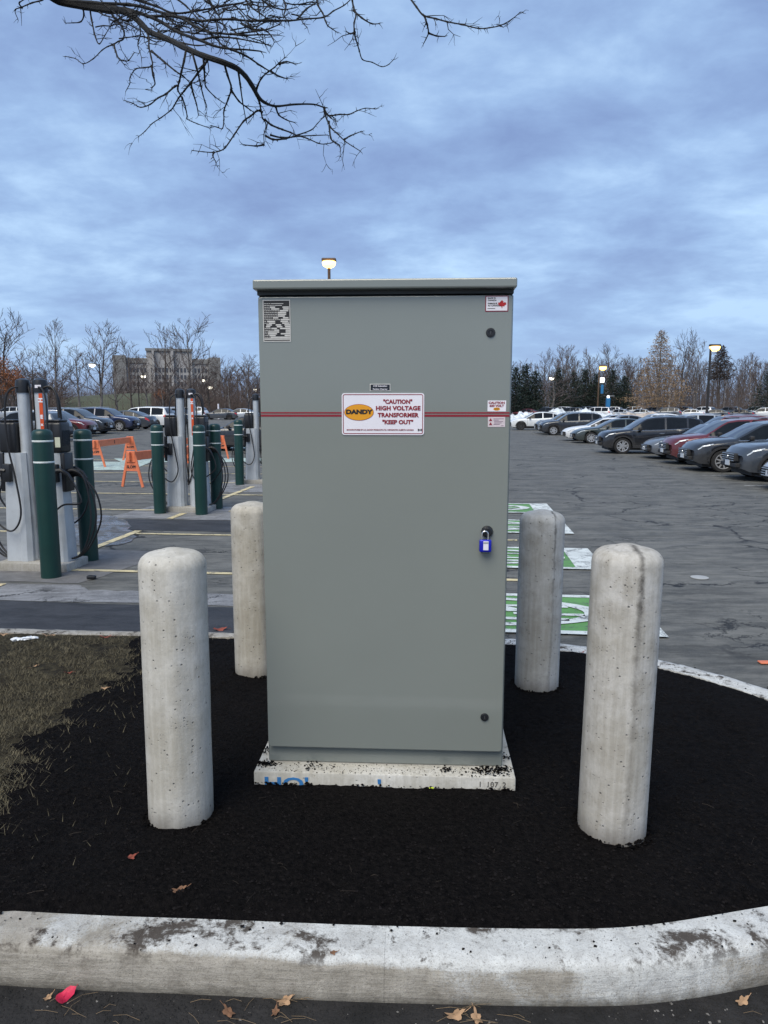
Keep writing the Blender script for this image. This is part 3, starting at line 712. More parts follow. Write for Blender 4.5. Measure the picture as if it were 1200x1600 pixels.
# plinth seam strip, door leaf with rolled edges, dark recess above it
bm = bmesh.new()
z0, z1, dw = .098, 2.226, .566
vs = [bm.verts.new((x, y, z)) for y in (-.046, -.004) for (x, z) in ((-dw, z0), (dw, z0 - .0), (dw, z1), (-dw, z1))]
for f in ((0, 1, 2, 3), (7, 6, 5, 4), (0, 4, 5, 1), (1, 5, 6, 2), (2, 6, 7, 3), (3, 7, 4, 0)): bm.faces.new([vs[i] for i in f])
ve = [e for e in bm.edges if abs(e.verts[0].co.x - e.verts[1].co.x) < 1e-6 and abs(e.verts[0].co.z - e.verts[1].co.z) < 1e-6]
bmesh.ops.bevel(bm, geom=ve, offset=.016, segments=4, affect='EDGES', profile=.5)
fe = [e for e in bm.edges if abs(e.verts[0].co.y + .046) < 1e-5 and abs(e.verts[1].co.y + .046) < 1e-5]
bmesh.ops.bevel(bm, geom=fe, offset=.005, segments=3, affect='EDGES', profile=.5)
bm.verts.index_update(); mb = MB(); mb.add([v.co for v in bm.verts], [[v.index for v in f.verts] for f in bm.faces]); bm.free()
door = mb.build('door', CAB, cab)
DY = -.046
MB().box(-.56, .56, -.0035, -.0005, .080, .101).build('door_foot_strip', CABD, cab)  # dark strip on the body along the door's lower edge
# lid: cap with a turned-down front lip
mb = MB(); mb.rbox(-.580, .580, -.088, 1.0, 2.252, 2.294, .007, 2)
lid = mb.build('lid', CAB, cab)
MB().box(-.572, .572, -.03, .9, 2.2355, 2.2515).build('lid_shade_strip', CABD, cab)  # dark strip painting the shade in the recess under the lid
def dpos(px, py):
    # the pixel's ray met with the door plane, in the cabinet's own coordinates
    a, b = at(px, py, Y=1), at(px, py, Y=2); inv = Mc.inverted(); a, b = inv @ a, inv @ b
    t = (DY - a.y) / (b.y - a.y); p = a.lerp(b, t); return p.x, p.z
def plate(mb, x0, x1, z0, z1, d, r=.0, th=.0012, n=5):
    if r <= 0: poly = [(x0, z0), (x1, z0), (x1, z1), (x0, z1)]
    else:
        poly = []
        for cx, cz, a0 in ((x1 - r, z0 + r, -90), (x1 - r, z1 - r, 0), (x0 + r, z1 - r, 90), (x0 + r, z0 + r, 180)):
            for k in range(n + 1): t = R(a0 + 90 * k / n); poly.append((cx + r * math.cos(t), cz + r * math.sin(t)))
    M = Matrix(((1, 0, 0, 0), (0, 0, -1, 0), (0, 1, 0, 0), (0, 0, 0, 1)))
    return mb.prism(poly, -d - th, -d, M)
def frame(mb, x0, x1, z0, z1, w, d, r=.0, th=.0005, n=5):
    def ring(q, rr):
        poly = []
        for cx, cz, a0 in ((x1 - q - rr, z0 + q + rr, -90), (x1 - q - rr, z1 - q - rr, 0), (x0 + q + rr, z1 - q - rr, 90), (x0 + q + rr, z0 + q + rr, 180)):
            for k in range(n + 1): t = R(a0 + 90 * k / n); poly.append((cx + rr * math.cos(t), cz + rr * math.sin(t)))
        return poly
    o, i = ring(0, max(r, .0004)), ring(w, max(r - w, .0002)); N_ = len(o)
    mb.add([(p[0], d, p[1]) for p in o] + [(p[0], d, p[1]) for p in i], [(k, (k + 1) % N_, N_ + (k + 1) % N_, N_ + k) for k in range(N_)]); return mb
def TXT(parent, body, size, px, py, m, bold=.0, d=.002, name='lettering', sx=1.0, sp=1.0, align='CENTER'):
    x, z = dpos(px, py); return text_mb(body, size, Mf(x, DY - d, z), bold, .0003, align, sp, sx).build(name, m, parent)
# pair of red bands round the door
xl, xr = -dw + .002, dw - .002
x_, zs = dpos(600, 648)
for dz, w_ in ((.0066, .0032), (-.0062, .0046)):
    MB().box(xl, xr, DY - .0012, DY - .0002, zs + dz - w_, zs + dz + w_).build('red_band', DRED, cab)
# main sign
x0, z1 = dpos(534, 615); x1, z0 = dpos(662.5, 680.5)
sg = plate(MB(), x0, x1, z0, z1, DY - .004, .012, .004).build('caution_sign', WHT, cab)
sgd = .0048
frame(MB(), x0 + .005, x1 - .005, z0 + .005, z1 - .005, .0032, DY - sgd, .009).build('border', DRED, sg)
def oval(px, py, rx, rz, d, m, nm, par):
    cx, cz = dpos(px, py); mb = MB(); n = 40; mb.v = [(cx + rx * math.cos(2 * math.pi * k / n), DY - d, cz + rz * math.sin(2 * math.pi * k / n)) for k in range(n)]; mb.f = [tuple(range(n))]
    return mb.build(nm, m, par)
oval(561, 645, .0672, .0370, .0050, DRED, 'oval_outline', sg); oval(561, 645, .0655, .0352, .0054, AMB, 'oval_badge', sg)
TXT(sg, 'DANDY', .026, 561, 644.5, BLKI, .0016, .0062, sx=1.28)
TXT(sg, '"CAUTION"', .0250, 621.5, 628.6, DRED, .0011, .0052, sx=1.0)
TXT(sg, 'HIGH VOLTAGE', .0256, 622, 638.8, DRED, .0012, .0052, sx=1.06, sp=1.05)
TXT(sg, 'TRANSFORMER', .0256, 622, 649.5, DRED, .0012, .0052, sx=1.0, sp=1.05)
TXT(sg, '"KEEP OUT"', .0250, 621.5, 660.5, DRED, .0011, .0052, sx=1.06)
TXT(sg, 'MANUFACTURED BY A.C. DANDY PRODUCTS LTD. WETASKIWIN ALBERTA CANADA', .0090, 594, 672.4, DRED, .0002, .0052, sx=.88)
fx, fz = dpos(656, 672.4)
MB().box(fx - .009, fx - .004, DY - .0056, DY - .0049, fz - .005, fz + .005).box(fx + .004, fx + .009, DY - .0056, DY - .0049, fz - .005, fz + .005).box(fx - .002, fx + .002, DY - .0056, DY - .0049, fz - .003, fz + .003).build('flag_mark', BLKI, sg)
# small navy label above the sign
x0, z1 = dpos(578, 600.5); x1, z0 = dpos(610, 611.8)
lb = plate(MB(), x0, x1, z0, z1, DY - .002, .0, .002).build('circuit_label', SILV, cab)
plate(MB(), x0 + .003, x1 - .003, z0 + .003, z1 - .003, DY - .0026, .0, .0004).build('label_face', NAVY, lb)
TXT(lb, 'CVE Substation', .0100, 594, 603.9, WHT, .0002, .0030); TXT(lb, 'Parking Charger', .0100, 594, 608.8, WHT, .0002, .0030)
# maple leaf sticker
x0, z1 = dpos(758.5, 463); x1, z0 = dpos(794, 487.5)
ms_ = plate(MB(), x0, x1, z0, z1, DY - .0015, .0, .0015).build('maple_leaf_sticker', mat('maroon_border', (.20, .012, .03), .5), cab)
plate(MB(), x0 + .004, x1 - .004, z0 + .004, z1 - .004, DY - .0021, .0, .0004).build('sticker_face', WHT, ms_)
leaf = [(0, 1.0), (.12, .78), (.26, .84), (.20, .50), (.42, .66), (.48, .56), (.78, .60), (.70, .40), (.84, .30), (.42, .0), (.46, -.12), (.06, -.06), (.04, -.42), (-.04, -.42)]
leaf += [(-a, b) for a, b in reversed(leaf[1:13])]
def flat_poly(pts, m, nm, par, d):
    me = MB(); cu = bmesh.new(); vs = [cu.verts.new((p[0], DY - d, p[1])) for p in pts]; cu.faces.new(vs); bmesh.ops.triangulate(cu, faces=cu.faces[:]); cu.verts.index_update()
    me.add([v.co for v in cu.verts], [[v.index for v in f.verts] for f in cu.faces]); cu.free(); return me.build(nm, m, par)
lx, lz = dpos(784.5, 476.5); flat_poly([(lx + .0235 * a, lz + .0250 * b - .006) for a, b in leaf], REDL, 'maple_leaf', ms_, .0026)
for i, (t, yy) in enumerate((('MADE IN', 466.8), ('CANADA', 470.2), ('FABRIQUE', 475.2), ('AU CANADA', 478.5))):
    TXT(ms_, t, .0090, 762, yy, BLKI, .0003, .0026, align='LEFT')
MB().box(lx - .064, lx - .030, DY - .0027, DY - .0022, dpos(765, 483)[1] - .0012, dpos(765, 483)[1] + .0012).build('small_print', BLKI, ms_)
# nameplate, black with silver entry fields
x0, z1 = dpos(410.5, 469.5); x1, z0 = dpos(454.5, 534.5)
npz = plate(MB(), x0, x1, z0, z1, DY - .0018, .0, .0018).build('nameplate', BLKI, cab)
mb = frame(MB(), x0, x1, z0, z1, .0035, DY - .0022)
Wn, Hn = x1 - x0, z1 - z0; rows = 20; rn = random.Random(5)
fields = [[(.3, .75)], [(.45, .7)], [(.25, .45), (.72, .95)], [(.3, .6), (.74, .95)], [(.62, .93)], [(.54, .85)], [(.54, .85)], [(.54, .8)], [(.36, .56), (.73, .93)], [(.65, .96)], [(.15, .44), (.64, .92)],
          [(.2, .44), (.7, .95)], [(.12, .32), (.46, .66), (.78, .97)], [(.1, .26), (.5, .7), (.8, .97)], [(.3, .5), (.62, .97)], [(.4, .58), (.82, .97)], [(.18, .58), (.82, .97)], [(.16, .5), (.64, .97)], [(.22, .45), (.78, .98)], [(.26, .98)], [(.04, .98)]]
for i, fl in enumerate(fields):
    zc_ = z1 - Hn * (.085 + .89 * (i + .5) / len(fields)) + .003; hh = Hn * .0155
    for a, b in fl: 
        k = .45 if i < 2 else 1
        mb.box(x0 + Wn * a, x0 + Wn * b, DY - .0024, DY - .0019, zc_ - hh * k, zc_ + hh * k)
    if fl[0][0] > .12: 
        xx = .05
        while xx < fl[0][0] - .06:
            l = rn.uniform(.03, .09); mb.box(x0 + Wn * xx, x0 + Wn * (min(xx + l, fl[0][0] - .02)), DY - .0023, DY - .0019, zc_ - .0012, zc_ + .0012); xx += l + .015
mb.build('plate_rows', SILV, npz)
# caution 600 volt and warning stickers
x0, z1 = dpos(762, 626.5); x1, z0 = dpos(790.5, 643.6)
cs = plate(MB(), x0, x1, z0, z1, DY - .0014, .0, .0012).build('voltage_sticker', WHT, cab)
TXT(cs, 'CAUTION', .0135, 776, 630.2, DRED, .0006, .0022, sx=1.18); TXT(cs, '600 VOLT', .0135, 776, 634.9, DRED, .0006, .0022, sx=1.10)
oval(776, 639.8, .0150, .0072, .0020, AMB, 'oval_badge', cs); TXT(cs, 'DANDY', .006, 776, 639.7, BLKI, .0002, .0024)
x0, z1 = dpos(762.5, 652.2); x1, z0 = dpos(789, 667.8)
ws = plate(MB(), x0, x1, z0, z1, DY - .0014, .0, .0012).build('warning_sticker', PINKV, cab)
for yy, s in ((656.5, 1), (662.8, -1)):
    xx, zz = dpos(766.5, yy); flat_poly([(xx - .0075, zz - .006), (xx + .0075, zz - .006), (xx, zz + .0075)], DRED, 'warning_triangle', ws, .0022)
mb = MB()
for k, (a, b) in enumerate(((771, 787), (771, 779), (772, 786), (772, 784), (771, 781), (783, 787))):
    xa, zz = dpos(a, 655 + 2.15 * k); xb, _ = dpos(b, 655); mb.box(xa, xb, DY - .0021, DY - .0015, zz - .0012, zz + .0012)
mb.build('small_print', mat('purple_grey_ink', (.22, .14, .20), .5), ws)
# locks
M90 = Matrix.Rotation(math.pi / 2, 4, 'X')
for px, py, r in ((766.5, 520.5, .0205), (757, 1121, .0195)):
    x, z = dpos(px, py); M = Matrix.Translation((x, DY, z)) @ M90
    lk = MB().lathe([(r, -.001), (r, .004), (r * .9, .007), (r * .55, .0075), (r * .5, .004), (r * .1, .004)], 24, M).build('quarter_turn_lock', BLK, cab, smooth=True)
    MB().box(-.002, .002, -.008, .008, .0042, .0065, M).build('key_slot', mat('lock_core', (.05, .05, .055), .4) if px > 760 else bpy.data.materials['lock_core'], lk)
x, z = dpos(761, 831); M = Matrix.Translation((x, DY, z)) @ M90
lk = MB().lathe([(.027, -.001), (.027, .006), (.022, .016), (.018, .020), (.003, .021)], 28, M).build('padlock_hasp', BLK, cab, smooth=True)
MB().rbox(-.006, .006, -.020, .020, .016, .030, .002, 1, M).build('hasp_tab', BLK, lk)
# padlock hangs on the hasp
px_, pz_ = dpos(757.5, 850.5); bx, bz = px_, pz_
pl = thing('padlock', 'small blue padlock with a white label hanging from the cabinet hasp', 'padlock', Mc @ Vector((bx, DY - .028, bz)), CY_)
MB().rbox(-.0275, .0275, -.011, .011, -.030, .027, .006, 3).build('body', mat('blue_anodised', (.010, .016, .42), .32, metal=.2, var=.08), pl, smooth=True)
MB().rbox(-.010, .0135, -.0128, -.0108, -.020, .021, .0006, 1).build('label', WHT, pl)
MB().box(-.009, .012, -.0134, -.0129, .0095, .0175).build('label_print', mat('pale_grey_print', (.3, .33, .34), .5), pl)
MB().rbox(-.019, .019, -.009, .009, -.036, -.0302, .002, 1).build('bumper', mat('dark_teal_rubber', (.02, .035, .045), .5), pl)
sh = [Vector((-.016, 0, .026)), Vector((-.016, 0, .052))] + [Vector((-.002 - .014 * math.cos(R(a)), 0, .052 + .014 * math.sin(R(a)))) for a in range(20, 181, 20)] + [Vector((.012, 0, .026))]
MB().tube(sh, .0034, 8).build('shackle', CHR, pl, smooth=True)
# soil on the slab edge
rs = random.Random(77); mb = MB()
def pz(x, y, z): return Mc @ Vector((x, y, z))
for _ in range(520):
    x = rs.uniform(-.62, .62); y = rs.uniform(-.104, -.004); clod(mb, pz(x, y, .002), .0012 + .003 * rs.random() ** 3, rs)
for cx, cy, n, s in ((-.585, -.03, 160, .028), (.50, -.045, 170, .05), (.57, -.03, 90, .03), (.30, -.05, 40, .02), (-.35, -.03, 50, .05), (.595, .1, 90, .05), (-.6, .1, 60, .05)):
    for _ in range(n):
        x, y = cx + rs.gauss(0, s), cy + rs.gauss(0, s * .5)
        if abs(x) > .624 or y < -.102 or (abs(x) < .58 and y > -.006): continue
        h = max(0, .014 * (1 - abs(x - cx) / (s * 2))) * rs.random(); clod(mb, pz(x, y, .002 + h), .002 + .005 * rs.random(), rs)
for _ in range(500):
    t = rs.random(); s = rs.choice((0, 1, 2)); 
    x, y = (lerp(-.63, .63, t), -.112) if s == 0 else ((-.635, lerp(-.1, .9, t)) if s == 1 else (.635, lerp(-.1, .9, t)))
    clod(mb, pz(x, y, -.062 + rs.uniform(-.006, .012)), .003 + .009 * rs.random() ** 2, rs)
q = mb.build('soil_clods', SOIL, kind='stuff'); tag(q, 'loose black soil crumbs lying on and against the white concrete slab', 'soil')

# ------------------------------------------------------------------ charging stations
def ped_mesh(parent, sgn, cable_seed, orange):
    """one charging pedestal: sgn = which way it faces along the local x axis"""
    p = thing('charging_pedestal', rz=0); 
    return p
def station(u0, lab, idx):
    c = uv(u0, 0); pads = thing('station_pad', lab[0], 'concrete pad', c, -YAW, 'pads under the charging stations')
    MB().rbox(-.50, .42, -.25, .27, -.05, .10, .012, 2).build('slab', STATPAD, pads, smooth=True)
    for side, sgn, ox in ((0, -1, -.26), (1, 1, .20)):
        base = uv(u0, ox) + Vector((0, 0, .101))
        t = thing('charging_pedestal', lab[1 + side], 'charging station', base, -YAW + (math.pi if sgn < 0 else 0), 'charging stations')
        # extruded aluminium body with fluted sides
        mb = MB(); prof = []
        def sec(z, x0, x1, hw):
            return [(x0, -hw * .7, z), (x0 + .05, -hw, z), (x0 + .12, -hw, z), (x0 + .14, -hw * .9, z), (x1 - .06, -hw * .9, z), (x1 - .015, -hw * .75, z), (x1, -hw * .3, z), (x1, hw * .3, z), (x1 - .015, hw * .75, z), (x1 - .06, hw * .9, z), (x0 + .14, hw * .9, z), (x0 + .12, hw, z), (x0 + .05, hw, z), (x0, hw * .7, z)]
        secs = [sec(0, -.17, .18, .15), sec(.35, -.17, .17, .14), sec(.9, -.16, .15, .125), sec(1.33, -.15, .14, .115)]
        n = len(secs[0])
        for s_ in secs: mb.v += s_
        for i in range(3):
            for k in range(n): k2 = (k + 1) % n; mb.f.append((i * n + k, i * n + k2, (i + 1) * n + k2, (i + 1) * n + k))
        mb.f.append(tuple(3 * n + k for k in range(n)))
        mb.build('body', ALU, t, smooth=True, angle=25)
        hd = MB().rbox(-.05, .17, -.115, .115, 1.331, 1.70, .03, 3).build('head', BLK, t, smooth=True)
        MB().box(.168, .1725, -.085, .085, 1.42, 1.60).build('screen', DARKCABINET, hd)
        MB().rbox(-.03, .15, -.10, .10, 1.701, 1.73, .012, 2).build('hood', BLK, hd, smooth=True)
        if side: MB().box(.09, .155, -.1185, -.1152, 1.40, 1.52).build('notice', mat('pale_notice', (.5, .52, .42), .5) if idx == 0 else bpy.data.materials['pale_notice'], hd)
        pole = MB().lathe([(.072, -.0), (.072, 2.06)], 16, c=(-.12, 0, 0)).build('pole', ALU, t, smooth=True)
        MB().lathe([(.086, 2.05), (.088, 2.15), (.078, 2.20), (.02, 2.225)], 16, c=(-.12, 0, 0)).build('pole_cap', BLK, pole, smooth=True)
        if side:
            MB().box(-.105, -.060, -.0740, -.0685, 1.35, 2.04).build('orange_strip', ORSTK, pole)
            Mt = Matrix.Translation((-.087, -.0572, 1.93)) @ M90 @ Matrix.Rotation(math.pi / 2, 4, 'Z')
            for zz, ch, s_ in ((1.96, 'H', .075), (1.76, 'E', .06), (1.67, 'x', .04)):
                text_mb(ch, s_, Matrix.Translation((-.083, -.0752, zz)) @ M90 @ Matrix.Rotation(math.pi / 2 if ch == 'H' else 0, 4, 'Z'), .004, .0005).build('lettering', WHT, pole)
            MB().box(-.135, -.060, -.0905, -.082, 2.105, 2.14).build('white_tag', WHT, pole)
        pn = MB().rbox(.135, .190, -.10, .10, .86, 1.328, .012, 2).build('holster_panel', BLK, t, smooth=True)
        for q_ in range(3):
            yy = -.05 + .05 * q_; k_ = .03 * q_
            MB().tube(catmull([(.17, yy, 1.10 - k_), (.27, yy, 1.12 - k_), (.38, yy, 1.04 - k_), (.44 + k_, yy, .80), (.46 + k_, yy * 1.4, .50), (.38, yy * 1.5, .20), (.25, yy, .05), (.14, yy, .03)], 5), [.024] * 8 + [.0115] * 28, 8).build('cable', RUB, pn, smooth=True)
        # cable holders and plugs on the two flanks
        for s2 in (-1, 1):
            mb = MB(); mb.rbox(.02, .12, s2 * .135 - .035, s2 * .135 + .035, .98, 1.20, .012, 2); hs = mb.build('holster', BLK, t, smooth=True)
            MB().tube([(.08, s2 * .16, 1.12), (.17, s2 * .17, 1.13), (.26, s2 * .17, 1.08), (.31, s2 * .17, 1.0)], [.026, .028, .022, .017], 8).build('plug', BLK, hs, smooth=True)
            rr = random.Random(cable := idx * 10 + side * 3 + s2)
            low = .45 + rr.uniform(-.1, .18); fw = .30 + rr.uniform(0, .12)
            pts = [(-.12, s2 * .07, 2.12), (-.02, s2 * .12, 2.08), (.03, s2 * .15, 1.90), (.02, s2 * .17, 1.45), (-.06, s2 * .18, 1.0), (-.10, s2 * .19, low + .2), (.02, s2 * .2, low), (.2, s2 * .2, low + .1), (fw, s2 * .19, .75), (.31, s2 * .17, 1.0)]
            MB().tube(catmull(pts, 6), .0115, 7).build('cable', RUB, t, smooth=True)
        # a second loop between the poles
        rr = random.Random(idx * 7 + side)
        pts = [(-.13, 0, 2.15), (-.21, .02, 2.1), (-.235, .05, 1.7), (-.22, .05, 1.0), (-.24, .02, .55 + rr.uniform(-.1, .1)), (-.2, -.08, .42), (-.1, -.17, .62), (-.02, -.18, 1.0), (.05, -.16, 1.05)]
        MB().tube(catmull(pts, 6), .0115, 7).build('cable', RUB, t, smooth=True)
        if side and idx < 2:
            pts = [(-.07, -.05, 2.10), (.05, -.06, 2.12), (.12, -.07, 2.0), (.14, -.08, 1.75)]
            MB().tube(catmull(pts, 6), .014, 7).build('cable_arm', RUB, t, smooth=True)
SL = ['the nearest charging station at the far left', 'the middle charging station', 'the charging station beside the cabinet']
for i, u0 in enumerate((.80, 5.88, 11.15)):
    station(u0, ['low concrete pad under ' + SL[i], 'silver charging pedestal facing left, left unit of ' + SL[i], 'silver charging pedestal facing right, right unit of ' + SL[i]], i)
gb_names = ['nearest station, front right', 'nearest station, back right', 'middle station, front left', 'middle station, front right', 'middle station, back right', 'middle station, back left', 'third station, front left', 'third station, back left', 'third station, front right']
def green_bollard(u, v, h, lab):
    o = thing('green_bollard', lab, 'bollard', uv(u, v), 0, 'green bollards round the charging stations')
    MB().lathe([(.112, -.02), (.112, h - .07), (.108, h - .035), (.09, h - .012), (.05, h)], 28).build('sleeve', GREEN, o, smooth=True, angle=40)
    for zz in (h - .145, h - .385): MB().lathe([(.1122, zz), (.1136, zz + .002), (.1136, zz + .018), (.1122, zz + .02)], 28).build('reflective_band', WHITET, o, smooth=True)
for (u, v, h), nm in zip(((.30, .36, 1.73), (1.27, .33, 1.70), (5.50, -.46, 1.66), (5.42, .37, 1.66), (6.22, .40, 1.66), (6.25, -.45, 1.66), (10.66, -.47, 1.66), (11.6, -.46, 1.66), (10.66, .38, 1.66)), gb_names):
    green_bollard(u, v, h, 'dark green bollard with two white bands, ' + nm.replace(',', ' of the charger pad,') + ' corner')

# ------------------------------------------------------------------ barricades
def aframe(par, M, txt=True):
    mb = MB()
    for s in (-1, 1):
        a, b = Vector((s * .30, 0, 0)), Vector((s * .10, 0, .80)); d = (b - a).normalized(); q = Vector((0, 0, 1)).rotation_difference(d).to_matrix().to_4x4()
        MB_ = Matrix.Translation(a) @ q; mb.rbox(-.035, .035, -.02, .02, 0, (b - a).length, .006, 1, M @ MB_)
    lg = mb.build('legs', ORG, par)
    m2 = MB(); m2.prism([(-.205, .40), (.205, .40), (.13, .68), (-.13, .68)], -.012, .012, M @ M90); m2.rbox(-.13, .13, -.035, .035, .62, .90, .01, 1, M)
    m2.build('gusset_board', ORG, par)
    if txt:
        for zz, s_ in ((.50, .10), (.77, .07)): text_mb('SLOPP' if zz < .6 else 'S', s_, M @ Matrix.Translation((0, -.0135 if zz < .6 else -.0365, zz)) @ M90, .005, .0005).build('stencil', STENCIL, par)
def barricade(a, b, lab):
    a, b = Vector(a), Vector(b); d = (b - a); t = thing('barricade', lab, 'barricade', (a.x, a.y, lot_z(a.x, a.y)), 0, 'orange barricades')
    L_ = d.length; ang = math.atan2(d.y, d.x) - math.pi / 2     # local y runs along the rail
    Rz = Matrix.Rotation(ang, 4, 'Z')
    aframe(t, Rz); aframe(t, Rz @ Matrix.Translation((0, L_, 0)))
    MB().rbox(-.03, .03, -.12, L_ + .12, .66, .88, .01, 1, Rz).build('rail', ORG, t)
    text_mb('S', .16, Rz @ Matrix.Translation((.032, L_ / 2, .77)) @ Matrix.Rotation(math.pi / 2, 4, 'Z') @ M90, .008, .0005).build('stencil', STENCIL, t)
barricade((-9.55, 24.4), (-9.45, 27.5), 'orange A-frame barricade with a long rail, farther left of the two in the open')
barricade((-6.28, 18.3), (-5.45, 20.9), 'nearer orange A-frame barricade standing left of the middle charging station')
barricade((-7.2, 26.2), (-6.25, 28.4), 'orange barricade mostly hidden behind the middle charging station')

# dirty gutter along the near kerb
gutter = mat('gutter_grime', (.013, .012, .012), .9, var=.6, scale=9, bump=1, bscale=70)
gp = [p + Vector((0, -.0)) for p in outl if p.y < 3.2 and -4 < p.x < 3]
gl = [Vector((p.x, p.y + .015)) for p in gp]
far = [Vector((p.x * 1.08, p.y - .42 - .12 * mnoise.noise(Vector((p.x * 2.2, 3, 1))))) for p in gp]
mb = MB(); n = len(gl); mb.v = [(p.x, p.y, .005) for p in gl] + [(p.x, p.y, .005) for p in far]; mb.f = [(i, i + 1, n + i + 1, n + i) for i in range(n - 1)]
mb.build('gutter', gutter, kind='structure')
rs = random.Random(19); mb = MB(); mb2 = MB()
for _ in range(9000):
    i = rs.randrange(len(gp) - 1); p = gp[i].lerp(gp[i + 1], rs.random()); d = abs(rs.gauss(0, .14)); r_ = .0015 + .006 * rs.random() ** 4
    q = (p.x + rs.gauss(0, .02), p.y - d - .004); (mb2 if rs.random() < .06 else mb).v
    clod(mb2 if rs.random() < .03 else mb, (q[0], q[1], .006), r_, rs)
o = mb.build('gutter_grit', gutter, kind='stuff'); tag(o, 'dark grit and soil lying along the foot of the near kerb', 'grit')
o = mb2.build('pale_grit', mat('pale_grit', (.16, .15, .14), .8, var=.4, scale=50), kind='stuff'); tag(o, 'scattered pale bits of stone in the gutter', 'grit')

# ------------------------------------------------------------------ cars
ARCH = {}
KINDS = dict(
 suv=dict(L=4.62, W=1.86, H=1.69, rw=.355, ax=(.90, 3.62), sill=.30,
   top=[(0, .74), (.06, .86), (.16, .96), (.45, 1.04), (.95, 1.10), (1.22, 1.13), (1.62, 1.42), (1.92, 1.60), (2.25, 1.665), (2.9, 1.69), (3.6, 1.66), (4.0, 1.60), (4.16, 1.55), (4.40, 1.22), (4.50, 1.10), (4.58, .98), (4.62, .80)],
   belt=[(0, .70), (.2, .88), (1.2, 1.04), (2.4, 1.07), (3.6, 1.14), (4.3, 1.16), (4.62, .9)], glass=(1.30, 4.06), wind=(1.22, 1.98), rear=(4.12, 4.42), pil=[(2.62, 2.70), (3.52, 3.60)], low=.26, clad=True),
 coupe_suv=dict(L=4.74, W=1.86, H=1.66, rw=.36, ax=(.93, 3.70), sill=.30,
   top=[(0, .72), (.08, .84), (.2, .93), (.5, 1.01), (1.0, 1.08), (1.30, 1.11), (1.75, 1.39), (2.10, 1.575), (2.5, 1.65), (3.0, 1.66), (3.6, 1.59), (4.1, 1.46), (4.25, 1.40), (4.55, 1.12), (4.66, 1.02), (4.72, .92), (4.74, .78)],
   belt=[(0, .68), (.2, .85), (1.3, 1.02), (2.4, 1.06), (3.6, 1.13), (4.4, 1.14), (4.74, .88)], glass=(1.40, 4.02), wind=(1.30, 2.15), rear=(4.20, 4.56), pil=[(2.74, 2.82), (3.62, 3.68)], low=.26, clad=True),
 sedan=dict(L=4.78, W=1.83, H=1.45, rw=.325, ax=(.93, 3.74), sill=.24,
   top=[(0, .58), (.08, .68), (.22, .76), (.6, .86), (1.1, .93), (1.38, .96), (1.85, 1.23), (2.2, 1.39), (2.55, 1.44), (3.0, 1.45), (3.4, 1.40), (3.7, 1.31), (4.18, 1.07), (4.5, 1.03), (4.68, 1.01), (4.75, .90), (4.78, .70)],
   belt=[(0, .55), (.3, .72), (1.35, .88), (2.6, .92), (3.8, .97), (4.4, .96), (4.78, .78)], glass=(1.50, 3.86), wind=(1.38, 2.24), rear=(3.66, 4.16), pil=[(2.72, 2.79), (3.50, 3.56)], low=.20, clad=False),
 van=dict(L=5.10, W=1.98, H=1.76, rw=.345, ax=(.95, 4.00), sill=.26,
   top=[(0, .72), (.07, .84), (.2, .94), (.5, 1.02), (.95, 1.10), (1.15, 1.13), (1.65, 1.45), (1.98, 1.64), (2.3, 1.71), (3.0, 1.76), (4.2, 1.74), (4.6, 1.68), (4.72, 1.64), (4.95, 1.20), (5.02, 1.10), (5.08, .95), (5.10, .75)],
   belt=[(0, .68), (.25, .88), (1.2, 1.02), (2.5, 1.04), (4.2, 1.07), (4.9, 1.08), (5.10, .85)], glass=(1.28, 4.62), wind=(1.15, 2.02), rear=(4.70, 4.97), pil=[(2.55, 2.63), (3.60, 3.68)], low=.22, clad=False),
)
